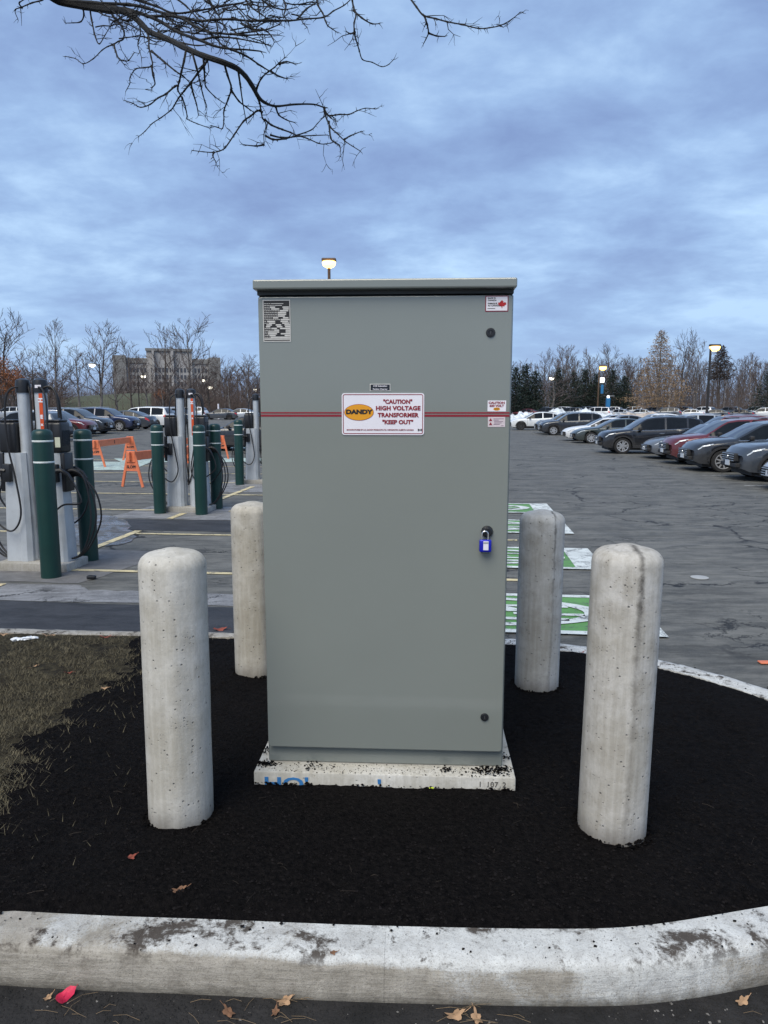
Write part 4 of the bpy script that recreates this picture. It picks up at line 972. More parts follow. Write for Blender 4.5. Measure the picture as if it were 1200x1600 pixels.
def car_meshes(kind):
    if kind in ARCH: return ARCH[kind]
    K = KINDS[kind]; L_, W2, rw = K['L'], K['W'] / 2, K['rw']; Ra = rw + .055
    xs = {0, .03, .07, .13, .2, .3, .42, L_ - .02, L_ - .06, L_ - .12, L_ - .2, L_ - .32, L_}
    x = .5
    while x < L_ - .3: xs.add(round(x, 3)); x += .16
    for a in K['ax']:
        for k in range(0, 181, 15): xs.add(round(a + Ra * math.cos(R(k)), 4))
        xs.add(round(a - Ra - .006, 4)); xs.add(round(a + Ra + .006, 4))
    for p in K['pil']: xs |= set(p)
    xs |= {K['glass'][0], K['glass'][1], *K['wind'], *K['rear']} | {p[0] for p in K['top']}
    keep = {p for q in K['pil'] for p in q} | {round(a + Ra * math.cos(R(k)), 4) for a in K['ax'] for k in range(0, 181, 15)} | {round(a + s * (Ra + .006), 4) for a in K['ax'] for s in (-1, 1)} | {0, L_} | set(K['glass']) | set(K['wind']) | set(K['rear'])
    xs = sorted(xs); xx = [xs[0]]
    for x in xs[1:]:
        if x - xx[-1] < .03 and x not in keep: continue
        if x - xx[-1] < .03 and xx[-1] not in keep: xx[-1] = x; continue
        xx.append(x)
    xs = xx
    def section(x):
        pf = interp(x, [(0, .80), (.05, .87), (.15, .925), (.4, .965), (.9, .99), (1.4, 1), (L_ - 1.2, 1), (L_ - .5, .975), (L_ - .15, .93), (L_ - .04, .88), (L_, .82)])
        w_ = W2 * pf; zt = interp(x, K['top']); zb = min(interp(x, K['belt']), zt - .035)
        z0 = interp(x, [(0, K['low'] + .10), (.12, K['low'] + .02), (.4, K['low']), (L_ - .4, K['low']), (L_ - .1, K['low'] + .05), (L_, K['low'] + .16)])
        for a in K['ax']:
            if abs(x - a) <= Ra + 1e-4: z0 = max(z0, rw + math.sqrt(max(0, Ra * Ra - (x - a) ** 2)))
        z0 = min(z0, zb - .1)
        g = max(0, min(1, (zt - zb - .03) / .45)); gh = zt - zb
        pts = [(w_ * .955, z0), (w_ * .985, z0 + .22 * (zb - z0)), (w_, z0 + .5 * (zb - z0)), (w_ * .992, z0 + .78 * (zb - z0)), (w_ * .972, z0 + .94 * (zb - z0)), (w_ * lerp(.94, .935, g), zb),
               (w_ * lerp(.90, .79, g), zb + gh * lerp(.45, .86, g)), (w_ * lerp(.80, .735, g), zb + gh * lerp(.72, .95, g)), (w_ * lerp(.5, .45, g), zb + gh * lerp(.94, .99, g)), (0, zt)]
        # plan-view rounding of nose and tail
        out = []
        for (y, z) in pts:
            q = (y / W2) ** 2.4; f = 1 - sstep(0, .7, x); b = 1 - sstep(0, .55, L_ - x)
            rake = .10 * (1 - sstep(0, .4, x)) * max(0, (z - .62)) * 1.2
            out.append((x + .20 * q * f - .14 * q * b + rake, y, z))
        return out
    SEC = [section(x) for x in xs]; n = 10
    body, win, wind, rear, hl, tl = MB(), [], MB(), MB(), MB(), MB()
    wins = {}
    glass_id = lambda x: sum(1 for p in K['pil'] if x > p[0] + .01)
    for side in (1, -1):
        for i in range(len(xs) - 1):
            xm = (xs[i] + xs[i + 1]) / 2
            for j in range(n - 1):
                A, B, C, D = SEC[i][j], SEC[i + 1][j], SEC[i + 1][j + 1], SEC[i][j + 1]
                q = [(p[0], p[1] * side, p[2]) for p in (A, B, C, D)]
                tgt = body; inset = 0
                if j == 5 and K['glass'][0] < xm < K['glass'][1] and not any(a < xm < b for a, b in K['pil']):
                    tgt = wins.setdefault((side, glass_id(xm)), MB())
                elif j >= 6 + (1 if xm < 2.6 else 1) and K['wind'][0] < xm < K['wind'][1]: tgt = wind
                elif j >= 7 and K['rear'][0] < xm < K['rear'][1]: tgt = rear
                elif j in (4,) and .05 < xm < .62: tgt = hl
                elif j in (3, 4) and xm > L_ - .36: tgt = tl
                tgt.add(q, [(0, 1, 2, 3) if side > 0 else (3, 2, 1, 0)])
                # pillars next to side glass are dark
    for SE in (SEC[0], SEC[-1]):
        for j in range(n - 1):
            a, b = SE[j], SE[j + 1]; body.add([a, b, (b[0], -b[1], b[2]), (a[0], -a[1], a[2])], [(0, 1, 2, 3)])
    def weld(mb, name, m):
        bm = bmesh.new(); vs = [bm.verts.new(v) for v in mb.v]
        for f in mb.f:
            try: bm.faces.new([vs[i] for i in f])
            except ValueError: pass
        bmesh.ops.remove_doubles(bm, verts=bm.verts[:], dist=.0005); bmesh.ops.recalc_face_normals(bm, faces=bm.faces[:])
        me = bpy.data.meshes.new(name); bm.to_mesh(me); bm.free(); me.polygons.foreach_set('use_smooth', [True] * len(me.polygons)); me.set_sharp_from_angle(angle=R(38)); me.materials.append(m); return me
    parts = [('body', weld(body, 'body', P_GREY), None)]
    for k, v in sorted(wins.items()): parts.append(('side_window', weld(v, 'side_window', GLS), None))
    parts += [('windscreen', weld(wind, 'windscreen', GLW), None), ('rear_window', weld(rear, 'rear_window', GLW), None)]
    for nm, m_, src in (('headlight', HLT, hl), ('tail_light', TLT, tl)):
        for s in (1, -1):
            h = MB()
            for f in src.f:
                ps = [src.v[i] for i in f]
                if ps[0][1] * s > 0: h.add([(p[0] - (.012 if nm == 'headlight' else -.012), p[1] * 1.006, p[2] + .004) for p in ps], [(0, 1, 2, 3)])
            parts.append((nm, weld(h, nm, m_), None))
    def P(nm, mb, m_, parent=None, smooth=False):
        me = bpy.data.meshes.new(nm); me.from_pydata(mb.v, [], mb.f); me.materials.append(m_)
        if smooth: me.polygons.foreach_set('use_smooth', [True] * len(me.polygons)); me.set_sharp_from_angle(angle=R(35))
        parts.append((nm, me, parent)); return me
    zt0 = interp(.1, K['top'])
    P('underbody', MB().box(.35, L_ - .3, -W2 * .80, W2 * .80, .17, .62), CLAD)
    P('lower_grille', MB().rbox(-.02, .12, -W2 * .62, W2 * .62, K['low'] + .12, K['low'] + .24, .02, 1), CLAD)
    P('grille', MB().rbox(-.022, .12, -W2 * .50, W2 * .50, zt0 - .36, zt0 - .12, .03, 2), CLAD)
    mb = MB()
    for k in range(4): mb.rbox(-.034, -.01, -W2 * .47, W2 * .47, zt0 - .345 + .062 * k, zt0 - .325 + .062 * k, .006, 1)
    mb.lathe([(.055, 0), (.05, .012)], 16, Matrix.Translation((-.034, 0, zt0 - .235)) @ Matrix.Rotation(-math.pi / 2, 4, 'Y')); P('grille_trim', mb, CHR)
    P('licence_plate', MB().box(-.036, -.02, -.16, .16, K['low'] + .16, K['low'] + .30), PLT)
    P('rear_plate', MB().box(L_ + .004, L_ + .016, -.16, .16, .62, .76), PLT)
    P('rear_bumper', MB().rbox(L_ - .16, L_ + .03, -W2 * .80, W2 * .80, K['low'] + .1, K['low'] + .30, .04, 2), CLAD)
    for s in (1, -1):
        xm = K['glass'][0] + .28; zb = interp(xm, K['belt'])
        P('door_mirror', MB().rbox(xm - .07, xm + .07, s * W2 * .96 - .0 if s > 0 else -W2 * .96 - .20, s * W2 * .96 + .20 if s > 0 else -W2 * .96, zb + .0, zb + .15, .04, 2), CLAD, smooth=True)
        for xh in (K['pil'][0][0] - .22, K['pil'][1][0] - .20): P('door_handle', MB().rbox(xh, xh + .2, s * (W2 * .985) - .012, s * (W2 * .985) + .022, zb - .14, zb - .11, .006, 1), CHR if kind == 'suv' else CLAD)
        mb = MB()
        for xd in (K['ax'][0] + Ra + .12, K['pil'][0][0] + .04, K['pil'][1][0] + .1 if kind == 'van' else K['ax'][1] - Ra - .06):
            pts = [(p[0], (p[1] + .0015) * s, p[2]) for p in section(xd)[0:6]]; mb.tube(pts, .0055, 4)
        P('door_seam', mb, BLKI)
        if K['clad']:
            for a in K['ax']:
                mb = MB(); m = 14
                for k in range(m + 1):
                    t = math.pi * k / m
                    for rr_, yy in ((Ra - .012, W2 * .955), (Ra - .004, W2 * 1.012), (Ra + .055, W2 * 1.012), (Ra + .062, W2 * .985)): mb.v.append((a + rr_ * math.cos(t), s * yy, max(K['low'], rw + rr_ * math.sin(t))))
                for k in range(m):
                    for q in range(3): mb.f.append((k * 4 + q, k * 4 + q + 1, k * 4 + q + 5, k * 4 + q + 4))
                P('wheel_arch_trim', mb, CLAD, smooth=True)
            P('sill_trim', MB().rbox(K['ax'][0] + Ra, K['ax'][1] - Ra, s * W2 * .985 - .03, s * W2 * .985 + .014, K['low'], K['low'] + .12, .01, 1), CLAD)
        pts = []
        x = K['glass'][0] - .05
        while x < K['glass'][1] + .05:
            p = section(x)[5]; pts.append((p[0], (p[1] + .004) * s, p[2])); x += .25
        P('window_trim', MB().tube(pts, .008, 4), CHR)
        if K['clad'] or kind == 'van':
            pts = [(x_, s * W2 * .70, interp(x_, K['top']) + .035) for x_ in (2.3, 2.5, 2.9, 3.3, 3.7, 3.95)]
            P('roof_rail', MB().tube(pts, .014, 5), CLAD if kind != 'suv' else CHR)
    for a in K['ax']:
        for s in (1, -1):
            Mw = Matrix.Translation((a, s * (W2 - .115), rw)) @ Matrix.Rotation(-s * math.pi / 2, 4, 'X')
            idx_ = len(parts)
            P('wheel', MB().lathe([(rw * .66, -.09), (rw * .93, -.105), (rw, -.08), (rw, .075), (rw * .93, .10), (rw * .69, .10), (rw * .66, .05), (rw * .1, .03)], 28, Mw), TYRE, smooth=True)
            mb = MB(); mb.lathe([(rw * .70, .101), (rw * .69, .108), (rw * .62, .104), (rw * .62, .06)], 24, Mw)
            mb.f = mb.f[:-2]; mb.lathe([(rw * .17, .05), (rw * .16, .096), (rw * .05, .10)], 12, Mw)
            ns = 5 if kind in ('suv', 'van') else 9
            for k in range(ns):
                for dlt in ((-.16, .16) if ns == 5 else (0,)):
                    t = 2 * math.pi * k / ns; Ms = Mw @ Matrix.Rotation(t, 4, 'Z')
                    mb.prism([(rw * .10, -.03 * 1 + dlt * .08), (rw * .64, -.022 + dlt * .32), (rw * .64, .022 + dlt * .32), (rw * .10, .03 + dlt * .08)], .07, .096, Ms)
            P('rim', mb, RIM, idx_, True)
    ARCH[kind] = parts; return parts
SKIPF = {'door_seam', 'door_handle', 'window_trim', 'wheel_arch_trim', 'sill_trim', 'grille_trim', 'licence_plate', 'rear_plate', 'lower_grille', 'rim', 'roof_rail'}
def car(kind, pm, x, y, yaw, label, cat='car', group=None, flip=False, detail=True, rimdark=False):
    """x, y: ground point under the front-end centre of the car (rear-end when flip); yaw 0 = nose toward -x"""
    K = KINDS[kind]; Z = lot_z(x, y)
    t = thing('parked_car', label, cat, (x, y, Z), yaw, group)
    M = Matrix.Identity(4)
    if flip: t.location = Vector((x, y, Z)) + Matrix.Rotation(yaw, 3, 'Z') @ Vector((-K['L'], 0, 0))
    t.scale.z = .945
    objs = []
    for nm, me, par in car_meshes(kind):
        if not detail and nm in SKIPF: objs.append(None); continue
        o = bpy.data.objects.new(nm, me); COL.objects.link(o); o.parent = t if par is None else objs[par]; objs.append(o)
        if nm in ('body',) or (nm == 'door_mirror' and not K['clad']): o.material_slots[0].link = 'OBJECT'; o.material_slots[0].material = pm
        if nm == 'rim' and rimdark: o.material_slots[0].link = 'OBJECT'; o.material_slots[0].material = RIMD
    return t
CG = 'cars parked in the right hand row'; YR = -R(5.7)
for kind, pm, x, y, lab, rd in (
  ('sedan', P_SILV, 9.25, 17.6, 'silver car cut off by the right edge of the picture, only its bumper corner showing', 0),
  ('suv', P_SLATE, 9.55, 20.4, 'grey SUV with chrome grille bars and a white front plate, near the right edge', 0),
  ('coupe_suv', P_CHAR, 9.5, 23.4, 'dark slate crossover with multi-spoke silver wheels, left of the grey SUV with chrome grille', 0),
  ('suv', P_RED, 9.9, 26.2, 'dark red SUV nosing out between two dark cars in the right hand row', 0),
  ('sedan', P_GREY, 10.2, 28.9, 'dark grey car just left of the dark red SUV in the right hand row', 0),
  ('suv', P_BLACK, 9.35, 32.4, 'black SUV seen almost side on, with five-spoke silver wheels', 0),
  ('sedan', P_TEAL, 10.5, 41.4, 'dark green-black low car in front of the white sedan', 0),
  ('sedan', P_WHITE, 10.65, 44.2, 'white sedan half hidden behind the dark low car', 0),
  ('suv', P_CHAR, 11.2, 53.4, 'black seven-seat SUV with bright wheels between the white crossover and the white sedan', 0),
  ('suv', P_GREY, 11.5, 56.4, 'charcoal SUV whose nose just shows left of the black seven-seat SUV', 0),
  ('coupe_suv', P_WHITE, 11.0, 65.0, 'white crossover with dark wheels nearest the cabinet in the right hand row', 1)):
    car(kind, pm, x, y, YR, lab, 'car', CG, rimdark=bool(rd))
CG2 = 'cars in the second row behind, right'
for kind, pm, x, y, lab, fl in (('sedan', P_WHITE, 15.2, 28.5, 'white car behind the dark red SUV, roof at the right edge', 0),
  ('suv', P_RED, 15.0, 37.5, 'red SUV in the second row, roof showing above the black SUV', 0),
  ('suv', P_SILV, 15.2, 43.0, 'silver SUV in the second row left of the red roof', 0),
  ('sedan', P_SLATE, 15.5, 46.0, 'blue-grey car roof in the second row behind the silver SUV', 0),
  ('coupe_suv', P_WHITE, 15.8, 50.0, 'white crossover in the second row above the black SUV bonnet', 0),
  ('sedan', P_GREY, 16.3, 58.5, 'grey sedan in the second row behind the white sedan', 0),
  ('sedan', P_SILV, 16.6, 62.0, 'pale silver sedan far back in the second row', 0),
  ('suv', P_BLACK, 17.0, 31.2, 'black car in the second row, mostly hidden by the dark crossover', 0)):
    car(kind, pm, x, y, YR, lab, 'car', CG2, detail=y < 50)
GL = 'cars parked in the left hand rows'
YL = math.pi + YR
for kind, pm, px, y, front, lab in (
  ('sedan', P_LAMPGLOW, 16, 33, True, 'white car coloured with yellow lamp glow at the left edge behind the nearest charging station'),
  ('suv', P_GREY, 108, 39.6, False, 'grey SUV with a bright red tail light behind the nearest charging pedestal'),
  ('coupe_suv', P_RED, 150, 43.4, True, 'dark red crossover parked nose right on the left side of the lot'),
  ('suv', P_CHAR, 176, 46.4, True, 'charcoal SUV between the dark red crossover and the navy SUV'),
  ('suv', P_BLUE, 218, 51, True, 'navy blue SUV with a bright silver wheel on the left side of the lot'),
  ('sedan', P_SLATE, 244, 55, False, 'blue-grey sedan showing its tail between the navy SUV and the white minivan'),
  ('van', P_WHITE, 273, 59.6, False, 'white minivan with a red tail light, left of the middle charging station'),
  ('sedan', P_CHAR, 296, 64, False, 'dark car just right of the white minivan'),
  ('suv', P_SILV, 318, 69, True, 'silver car roof far behind the middle charging station')):
    x = (px - 600) / FPX * y * 1.0
    car(kind, pm, x, y, YL if front else YR, lab, 'car', GL, flip=not front)
car('coupe_suv', P_CHAR, -8.35, 33.6, YR - R(2), 'large dark grey crossover side on behind the charging stations, left of the cabinet', 'car', GL)
# far rows
GF = 'small far cars in front of the wood'
fr = random.Random(4)
FAR = [(818, 'sedan', P_RED, 'small dark red far car just right of the cabinet edge'), (848, 'suv', P_CHAR, 'small dark far SUV beside the little lamplit tree'), (884, 'suv', P_SLATE, 'small blue-grey far car left of the white van'),
       (925, 'van', P_WHITE, 'far white van behind the snow heap'), (959, 'sedan', P_SILV, 'far silver car below the blue phone post'), (990, 'sedan', P_SILV, 'far silver car behind the muddy snow heap'),
       (1031, 'suv', P_GREY, 'far grey SUV below the tan conifer'), (1066, 'sedan', P_WHITE, 'far white sedan right of the tan conifer'), (1104, 'sedan', P_SLATE, 'far blue-grey sedan left of the dark lamp pole'),
       (1142, 'sedan', P_CHAR, 'far dark sedan right of the dark lamp pole'), (1180, 'suv', P_WHITE, 'far white SUV near the right edge of the picture'), (1215, 'sedan', P_SILV, 'far silver car at the right edge of the picture')]
for i, (px, kind, pm, lab) in enumerate(FAR):
    y = 116 - (px - 820) * .012; x = (px - 600) / FPX * y; L_ = KINDS[kind]['L']
    car(kind, pm, x - L_ * .42, y, YR + R(fr.uniform(-32, -18)), lab, 'car', GF, detail=False)
LASTROW = []
for i, px in enumerate((806, 835, 866, 905, 940, 974, 1008, 1048, 1084, 1122, 1160, 1196)):
    y = 129 + fr.uniform(-2, 2); x = (px - 600) / FPX * y
    kk_, pp_ = fr.choice(['sedan', 'suv', 'suv', 'van']), fr.choice([P_WHITE, P_SILV, P_GREY, P_CHAR, P_SLATE, P_BLACK])
    o_ = car(kk_, pp_, x - 1.2, y, YR + R(fr.uniform(-50, -30)), 'roof of a distant parked car in the last row in front of the wood', 'car', 'last row of distant cars', detail=False)
    o_['kw'] = {P_WHITE: 'white', P_SILV: 'silver', P_GREY: 'grey', P_CHAR: 'charcoal', P_SLATE: 'blue-grey', P_BLACK: 'black'}[pp_] + ' ' + kk_.upper().replace('SEDAN', 'sedan').replace('VAN', 'van'); LASTROW.append((px, o_))
relabel(lambda o: 'far ' + o['kw'], LASTROW, [(0, 'between the cabinet and the amber lamp'), (945, 'between the amber lamp and the tan conifer'), (1034, 'between the tan conifer and the tall lamp'), (1112, 'right of the tall lamp')])
for _, o_ in LASTROW: del o_['kw']
for px, kind, pm, lab in ((343, 'sedan', P_SLATE, 'pale blue far car roof left of the third charging station'), (372, 'sedan', P_SILV, 'curved silver far car roof left of the cabinet'), (296, 'suv', P_WHITE, 'far pale car roof between the white minivan and the dark crossover'), (20, 'suv', P_SILV, 'far silver car at the far left edge')):
    y = 92; x = (px - 600) / FPX * y; car(kind, pm, x - 2, y, YR, lab, 'car', 'far cars at the left', detail=False)

# ------------------------------------------------------------------ snow heaps
def heap(px, y, w_, d_, h, m, lab, seed):
    mb = MB(); nx, ny = 40, 18; x0 = (px - 600) / FPX * y
    for j in range(ny + 1):
        for i in range(nx + 1):
            a, b = i / nx * 2 - 1, j / ny * 2 - 1; e = max(0, 1 - a ** 4) ** .5 * max(0, 1 - b * b) ** .5; X, Y_ = x0 + a * w_ / 2, y + b * d_ / 2
            nz = .55 + .45 * mnoise.noise(Vector((X * .45 + seed, Y_ * .45, 0))) + .45 * mnoise.noise(Vector((X * 1.3, Y_ * 1.3, seed))) + .25 * mnoise.noise(Vector((X * 3.7, Y_ * 3.7, seed)))
            mb.v.append((X + .2 * mnoise.noise(Vector((X * 3, Y_ * 3, 4))), Y_, lot_z(X, Y_) - .05 + h * e * max(.15, nz)))
    mb.f = [(j * (nx + 1) + i, j * (nx + 1) + i + 1, (j + 1) * (nx + 1) + i + 1, (j + 1) * (nx + 1) + i) for j in range(ny) for i in range(nx)]
    o = mb.build('snow_heap', m, smooth=True, angle=28); tag(o, lab, 'snow', 'ploughed snow heaps')
heap(828, 98, 6.5, 6, 1.55, SNOW, 'heap of dirty white ploughed snow beside the right side of the cabinet', 1)
heap(905, 101, 11, 6, 1.75, SNOW, 'long heap of ploughed white snow behind the row of cars', 2)
heap(985, 103, 9, 5, 1.45, SNOWD, 'muddy brown and grey heap of old snow below the tan conifer', 3)
heap(1090, 108, 10, 4, .45, SNOWD, 'low muddy strip of old snow beside the dark lamp pole', 5)

# ------------------------------------------------------------------ lamps and posts
def lamp(px, py, y, side, lens, pm, lab, pr=.07, arm=.9, head=True, sc=1.0, gl=1.0):
    top = at(px, py, Y=y); x = top.x - side * arm; z0 = lot_z(x, y) - .1
    t = thing('street_lamp', lab, 'street lamp', (x, y, z0), 0, 'lit street lamps round the lot')
    h = top.z - z0
    MB().lathe([(pr * 1.9, 0), (pr * 1.9, .5), (pr, .55), (pr * .8, h)], 10).build('pole', pm, t, smooth=True)
    if arm > .05: MB().tube([(0, 0, h - .25), (side * arm * .5, 0, h - .08), (side * arm, 0, h)], .045 * sc, 6).build('arm', pm, t)
    hd = MB().rbox(side * arm - .34 * sc, side * arm + .34 * sc, -.2, .2, h - .02, h + .12 * sc, .04, 1).build('head', pm, t)
    MB().lathe([(.06 * gl, h - .24 * gl), (.20 * gl, h - .17 * gl), (.24 * gl, h - .06 * gl), (.23 * gl, h - .022)], 14, c=(side * arm, 0, 0)).build('lens', lens, hd, smooth=True)
    return t
LB = 'warm glowing '
lamp(514, 408, 36, 0, LAMPW, POLEB, 'brightly lit warm lamp on a brown pole rising behind the cabinet roof', .085, 0, gl=1.35)
lamp(1117, 541, 84, 1, LAMPW, POLE, 'lit warm lamp on the tall dark pole near the right edge', .15, .45, gl=2.4, sc=1.8)
tl_ = lamp(942, 573, 126, 1, LAMPW, POLEB, 'lit amber lamp above a white sign box, left of the tan conifer', 0.13, .6, gl=2.6, sc=1.8)
h = 1
p_ = at(941, 594, Y=125.7); MB().rbox(-.34, .34, -.15, .15, -.42, .42, .05, 1, Matrix.Translation(p_ - tl_.location)).build('sign_box', LAMPS, tl_)
p_ = at(941, 604, Y=125.6); MB().rbox(-.22, .22, -.12, .12, -1.2, .3, .05, 1, Matrix.Translation(p_ - tl_.location)).build('blue_banner', BLUEP, tl_)
for px, py, y, s, lab in ((862, 590, 150, 0, 'small white lamp shining through the little lawn tree'), (144, 569, 118, -1, 'lit white lamp on a dark pole, leftmost of the lamps near the grey building'), (224, 587, 150, 1, 'lit white lamp with its head to the right, in front of the building corner'),
        (318, 593, 160, -1, 'small lit lamp, upper one of the pair below the building right end'), (328, 604, 150, 1, 'small lit lamp, lower one of the pair below the building right end'), (399, 608, 170, -1, 'small lit lamp close to the left edge of the cabinet')):
    lamp(px, py, y, s, LAMPC, POLE, lab, .13 if s else .08, 1.1 * abs(s), gl=2.0, sc=1.2)
for px, py, y, lab in ((950.5, 618, 120, 'blue emergency phone post in front of the dark conifers'), (397, 624, 150, 'blue post lit from above close to the cabinet left edge')):
    top = at(px, py, Y=y); z0 = lot_z(top.x, y); t = thing('phone_post', lab, 'post', (top.x, y, z0), 0, 'blue posts'); h = top.z - z0
    MB().rbox(-.3, .3, -.3, .3, 0, h - .4, .05, 1).build('column', BLUEP, t); MB().lathe([(.2, h - .4), (.24, h - .1), (.12, h)], 10).build('beacon', LAMPS, t, smooth=True); MB().rbox(-.05, 1.0, -.06, .06, h - .15, h - .02, .03, 1).build('camera_arm', POLEG, t)
for px, top_, bot, y, r_, lab, m_ in ((258, 600, 640, 170, .09, 'thin brown wooden pole on the far slope', BARK), (341, 631, 642, 95, .12, 'short white marker post behind the cars', WHT)):
    a = at(px, top_, Y=y); z0 = lot_z(a.x, y); o = MB().lathe([(r_, 0), (r_ * .8, a.z - z0)], 8).build('post', m_); o.location = (a.x, y, z0); tag(o, lab, 'post')

# ------------------------------------------------------------------ building
Yb = 270; A_ = at(183, 640, Y=Yb).x; B_ = at(343, 640, Y=Yb).x
bt = thing('concrete_building', 'large grey-brown concrete building with a raised centre beyond the trees', 'building', ((A_ + B_) / 2, Yb, 0), R(17))
sx_ = lambda px: at(px, 600, Y=Yb).x - (A_ + B_) / 2
zz = lambda py: at(600, py, Y=Yb).z
for x0, x1, top, d, m_, nm in ((183, 202, 557, 2.5, WALLD, 'end_tower'), (202, 325, 560, 0, WALLB, 'wall'), (232, 300, 545.5, 1.2, WALLB, 'raised_centre'), (325, 343, 558, 2.5, WALLD, 'end_tower')):
    MB().box(sx_(x0) + .01, sx_(x1) - .01, -d, 24, -2, zz(top)).build(nm, m_, bt)
MB().box(sx_(202) + .05, sx_(232) - .05, -.4, -.02, zz(568), zz(561)).build('roof_band', WALLD, bt); MB().box(sx_(300) + .05, sx_(325) - .05, -.4, -.02, zz(568), zz(561)).build('roof_band', WALLD, bt)
MB().box(sx_(232) - .3, sx_(300) + .3, -1.8, -1.21, zz(549), zz(545)).build('roof_band', WALLD, bt)
for fl in range(5):
    z1 = zz(575 + fl * 11)
    for k in range(22):
        px = 206 + k * 5.4
        yy = -1.25 if 232 < px < 299 else -.05
        if 229 < px < 234 or 297 < px < 303: continue
        if px > 323: continue
        MB().box(sx_(px), sx_(px + 3.2), yy - .08, yy, z1 - 1.5, z1).build('window', WING, bt)
MB().box(sx_(240), sx_(243.5), -3.0, -1.3, -2, zz(549)).build('buttress', WALLB, bt); MB().box(sx_(268), sx_(272), -3.0, -1.3, -2, zz(549)).build('buttress', WALLB, bt)

# ------------------------------------------------------------------ trees
def gen_tree(seed, h=10, spread=.42, limbs=14, twigs=5, first=.18, tw=.016, up=.55, lv=3, trunk_r=.020):
    rr = random.Random(seed); T, Cn = MB(), MB()
    pts = [Vector((0, 0, -.4))]; d = Vector((rr.uniform(-.06, .06), rr.uniform(-.06, .06), 1))
    for k in range(9):
        pts.append(pts[-1] + d.normalized() * h * .1); d += Vector((rr.uniform(-.11, .11), rr.uniform(-.11, .11), .1))
    rad = [h * trunk_r * (1 - .09 * k) for k in range(10)]; T.tube(pts, rad, 6)
    tips = []
    def grow(p, d, l, r_, lev):
        n = 4 if lev < 2 else 3; q = [p]; dd = d.normalized()
        for k in range(n):
            dd = (dd + Vector((rr.uniform(-.25, .25), rr.uniform(-.25, .25), rr.uniform(-.12, .25) * up * 2))).normalized(); q.append(q[-1] + dd * l / n)
        Cn.tube(q, [max(tw * .8, r_ * (1 - .75 * k / n)) for k in range(n + 1)], 3, cap=False)
        if lev < lv:
            m = twigs if lev else twigs + 1
            for k in range(m):
                t = .25 + .75 * (k + rr.random() * .8) / m; i = min(int(t * n), n - 1); bp_ = q[i].lerp(q[i + 1], t * n - i)
                ax = Vector((rr.gauss(0, 1), rr.gauss(0, 1), rr.gauss(0, .6))).normalized(); nd = (dd * 1.0 + ax * .85 + Vector((0, 0, .25 * up))).normalized()
                grow(bp_, nd, l * rr.uniform(.42, .62), r_ * .5, lev + 1)
        else: tips.append(q[-1])
    for k in range(limbs):
        t = first + (1 - first) * (k + rr.random() * .6) / limbs; i = min(int(t * 9), 8); p = pts[i].lerp(pts[i + 1], t * 9 - i)
        a = k * 2.4 + rr.uniform(-.4, .4); el = lerp(.35, 1.6, t) * up * 1.6
        d = Vector((math.cos(a), math.sin(a), el)); l = h * spread * lerp(1.0, .45, t) * rr.uniform(.75, 1.2)
        grow(p, d, l, h * trunk_r * .42 * (1.15 - t), 1)
    return T, Cn, tips
def to_mesh(mb, nm, m):
    me = bpy.data.meshes.new(nm); me.from_pydata(mb.v, [], mb.f); me.materials.append(m); return me
VAR = []
for k in range(9):
    T, Cn, tips = gen_tree(100 + k, 10, [.36, .42, .30, .34, .46, .38, .40, .28, .44][k], limbs=[15, 13, 18, 14, 12, 16, 15, 18, 13][k], twigs=[5, 5, 4, 5, 5, 4, 5, 4, 5][k], first=[.2, .3, .15, .25, .35, .2, .3, .35, .2][k], tw=.020)
    VAR.append((to_mesh(T, 'trunk', BARK if k % 2 else BARK2), to_mesh(Cn, 'crown', TWIG if k % 3 else TWIGB)))
TG = 'bare trees round the parking lot'
def bare_tree(x, y, h, v, lab, rz=0, wd=1.0, group=TG, mt=None, mc=None, z=None):
    t = thing('bare_tree', lab, 'tree', (x, y, lot_z(x, y) - .1 if z is None else z), rz, group); t.scale = (h / 10 * wd, h / 10 * wd, h / 10)
    for nm, me, m_ in (('trunk', VAR[v][0], mt), ('crown', VAR[v][1], mc)):
        o = bpy.data.objects.new(nm, me); COL.objects.link(o); o.parent = t
        if m_: o.material_slots[0].link = 'OBJECT'; o.material_slots[0].material = m_
    return t
def tree_px(px, top, y, v, lab, wd=1.0, **k):
    p = at(px, top, Y=y); z0 = lot_z(p.x, y) - .1
    return bare_tree(p.x, y, (p.z - z0) / .98, v, lab, wd=wd, rz=px * .7, **k)
tr = random.Random(9)
for px, top, y, v, wd, lab in ((5, 500, 120, 1, 1.2, 'large bare tree at the left edge of the picture'), (80, 505, 140, 0, .8, 'tall bare tree above the red crossover, left of the leftmost lamp'), (50, 548, 150, 5, 1.2, 'bushy bare tree between the left edge and the tall bare tree'),
    (150, 513, 118, 6, 1.0, 'wide bare tree beside the leftmost lamp pole'), (120, 545, 140, 4, 1.1, 'low spreading bare tree left of the leftmost lamp'), (202, 530, 135, 3, .8, 'bare tree in front of the left tower of the grey building'),
    (250, 508, 130, 5, .9, 'left one of the two tall bare trees before the building centre'), (288, 503, 128, 4, 1.0, 'tall forked bare tree before the right half of the building'), (178, 560, 128, 8, 1.1, 'short bare tree just left of the building'),
    (228, 560, 150, 6, 1.0, 'short bare tree before the left half of the building'), (312, 560, 140, 1, 1.0, 'short bare tree before the right tower of the building'), (352, 560, 150, 6, 1.2, 'bare tree just right of the building'),
    (382, 556, 145, 8, 1.2, 'bare tree close to the left side of the cabinet'), (400, 572, 125, 4, 1.0, 'low bare tree touching the cabinet left edge')):
    tree_px(px, top, y, v, lab, wd)
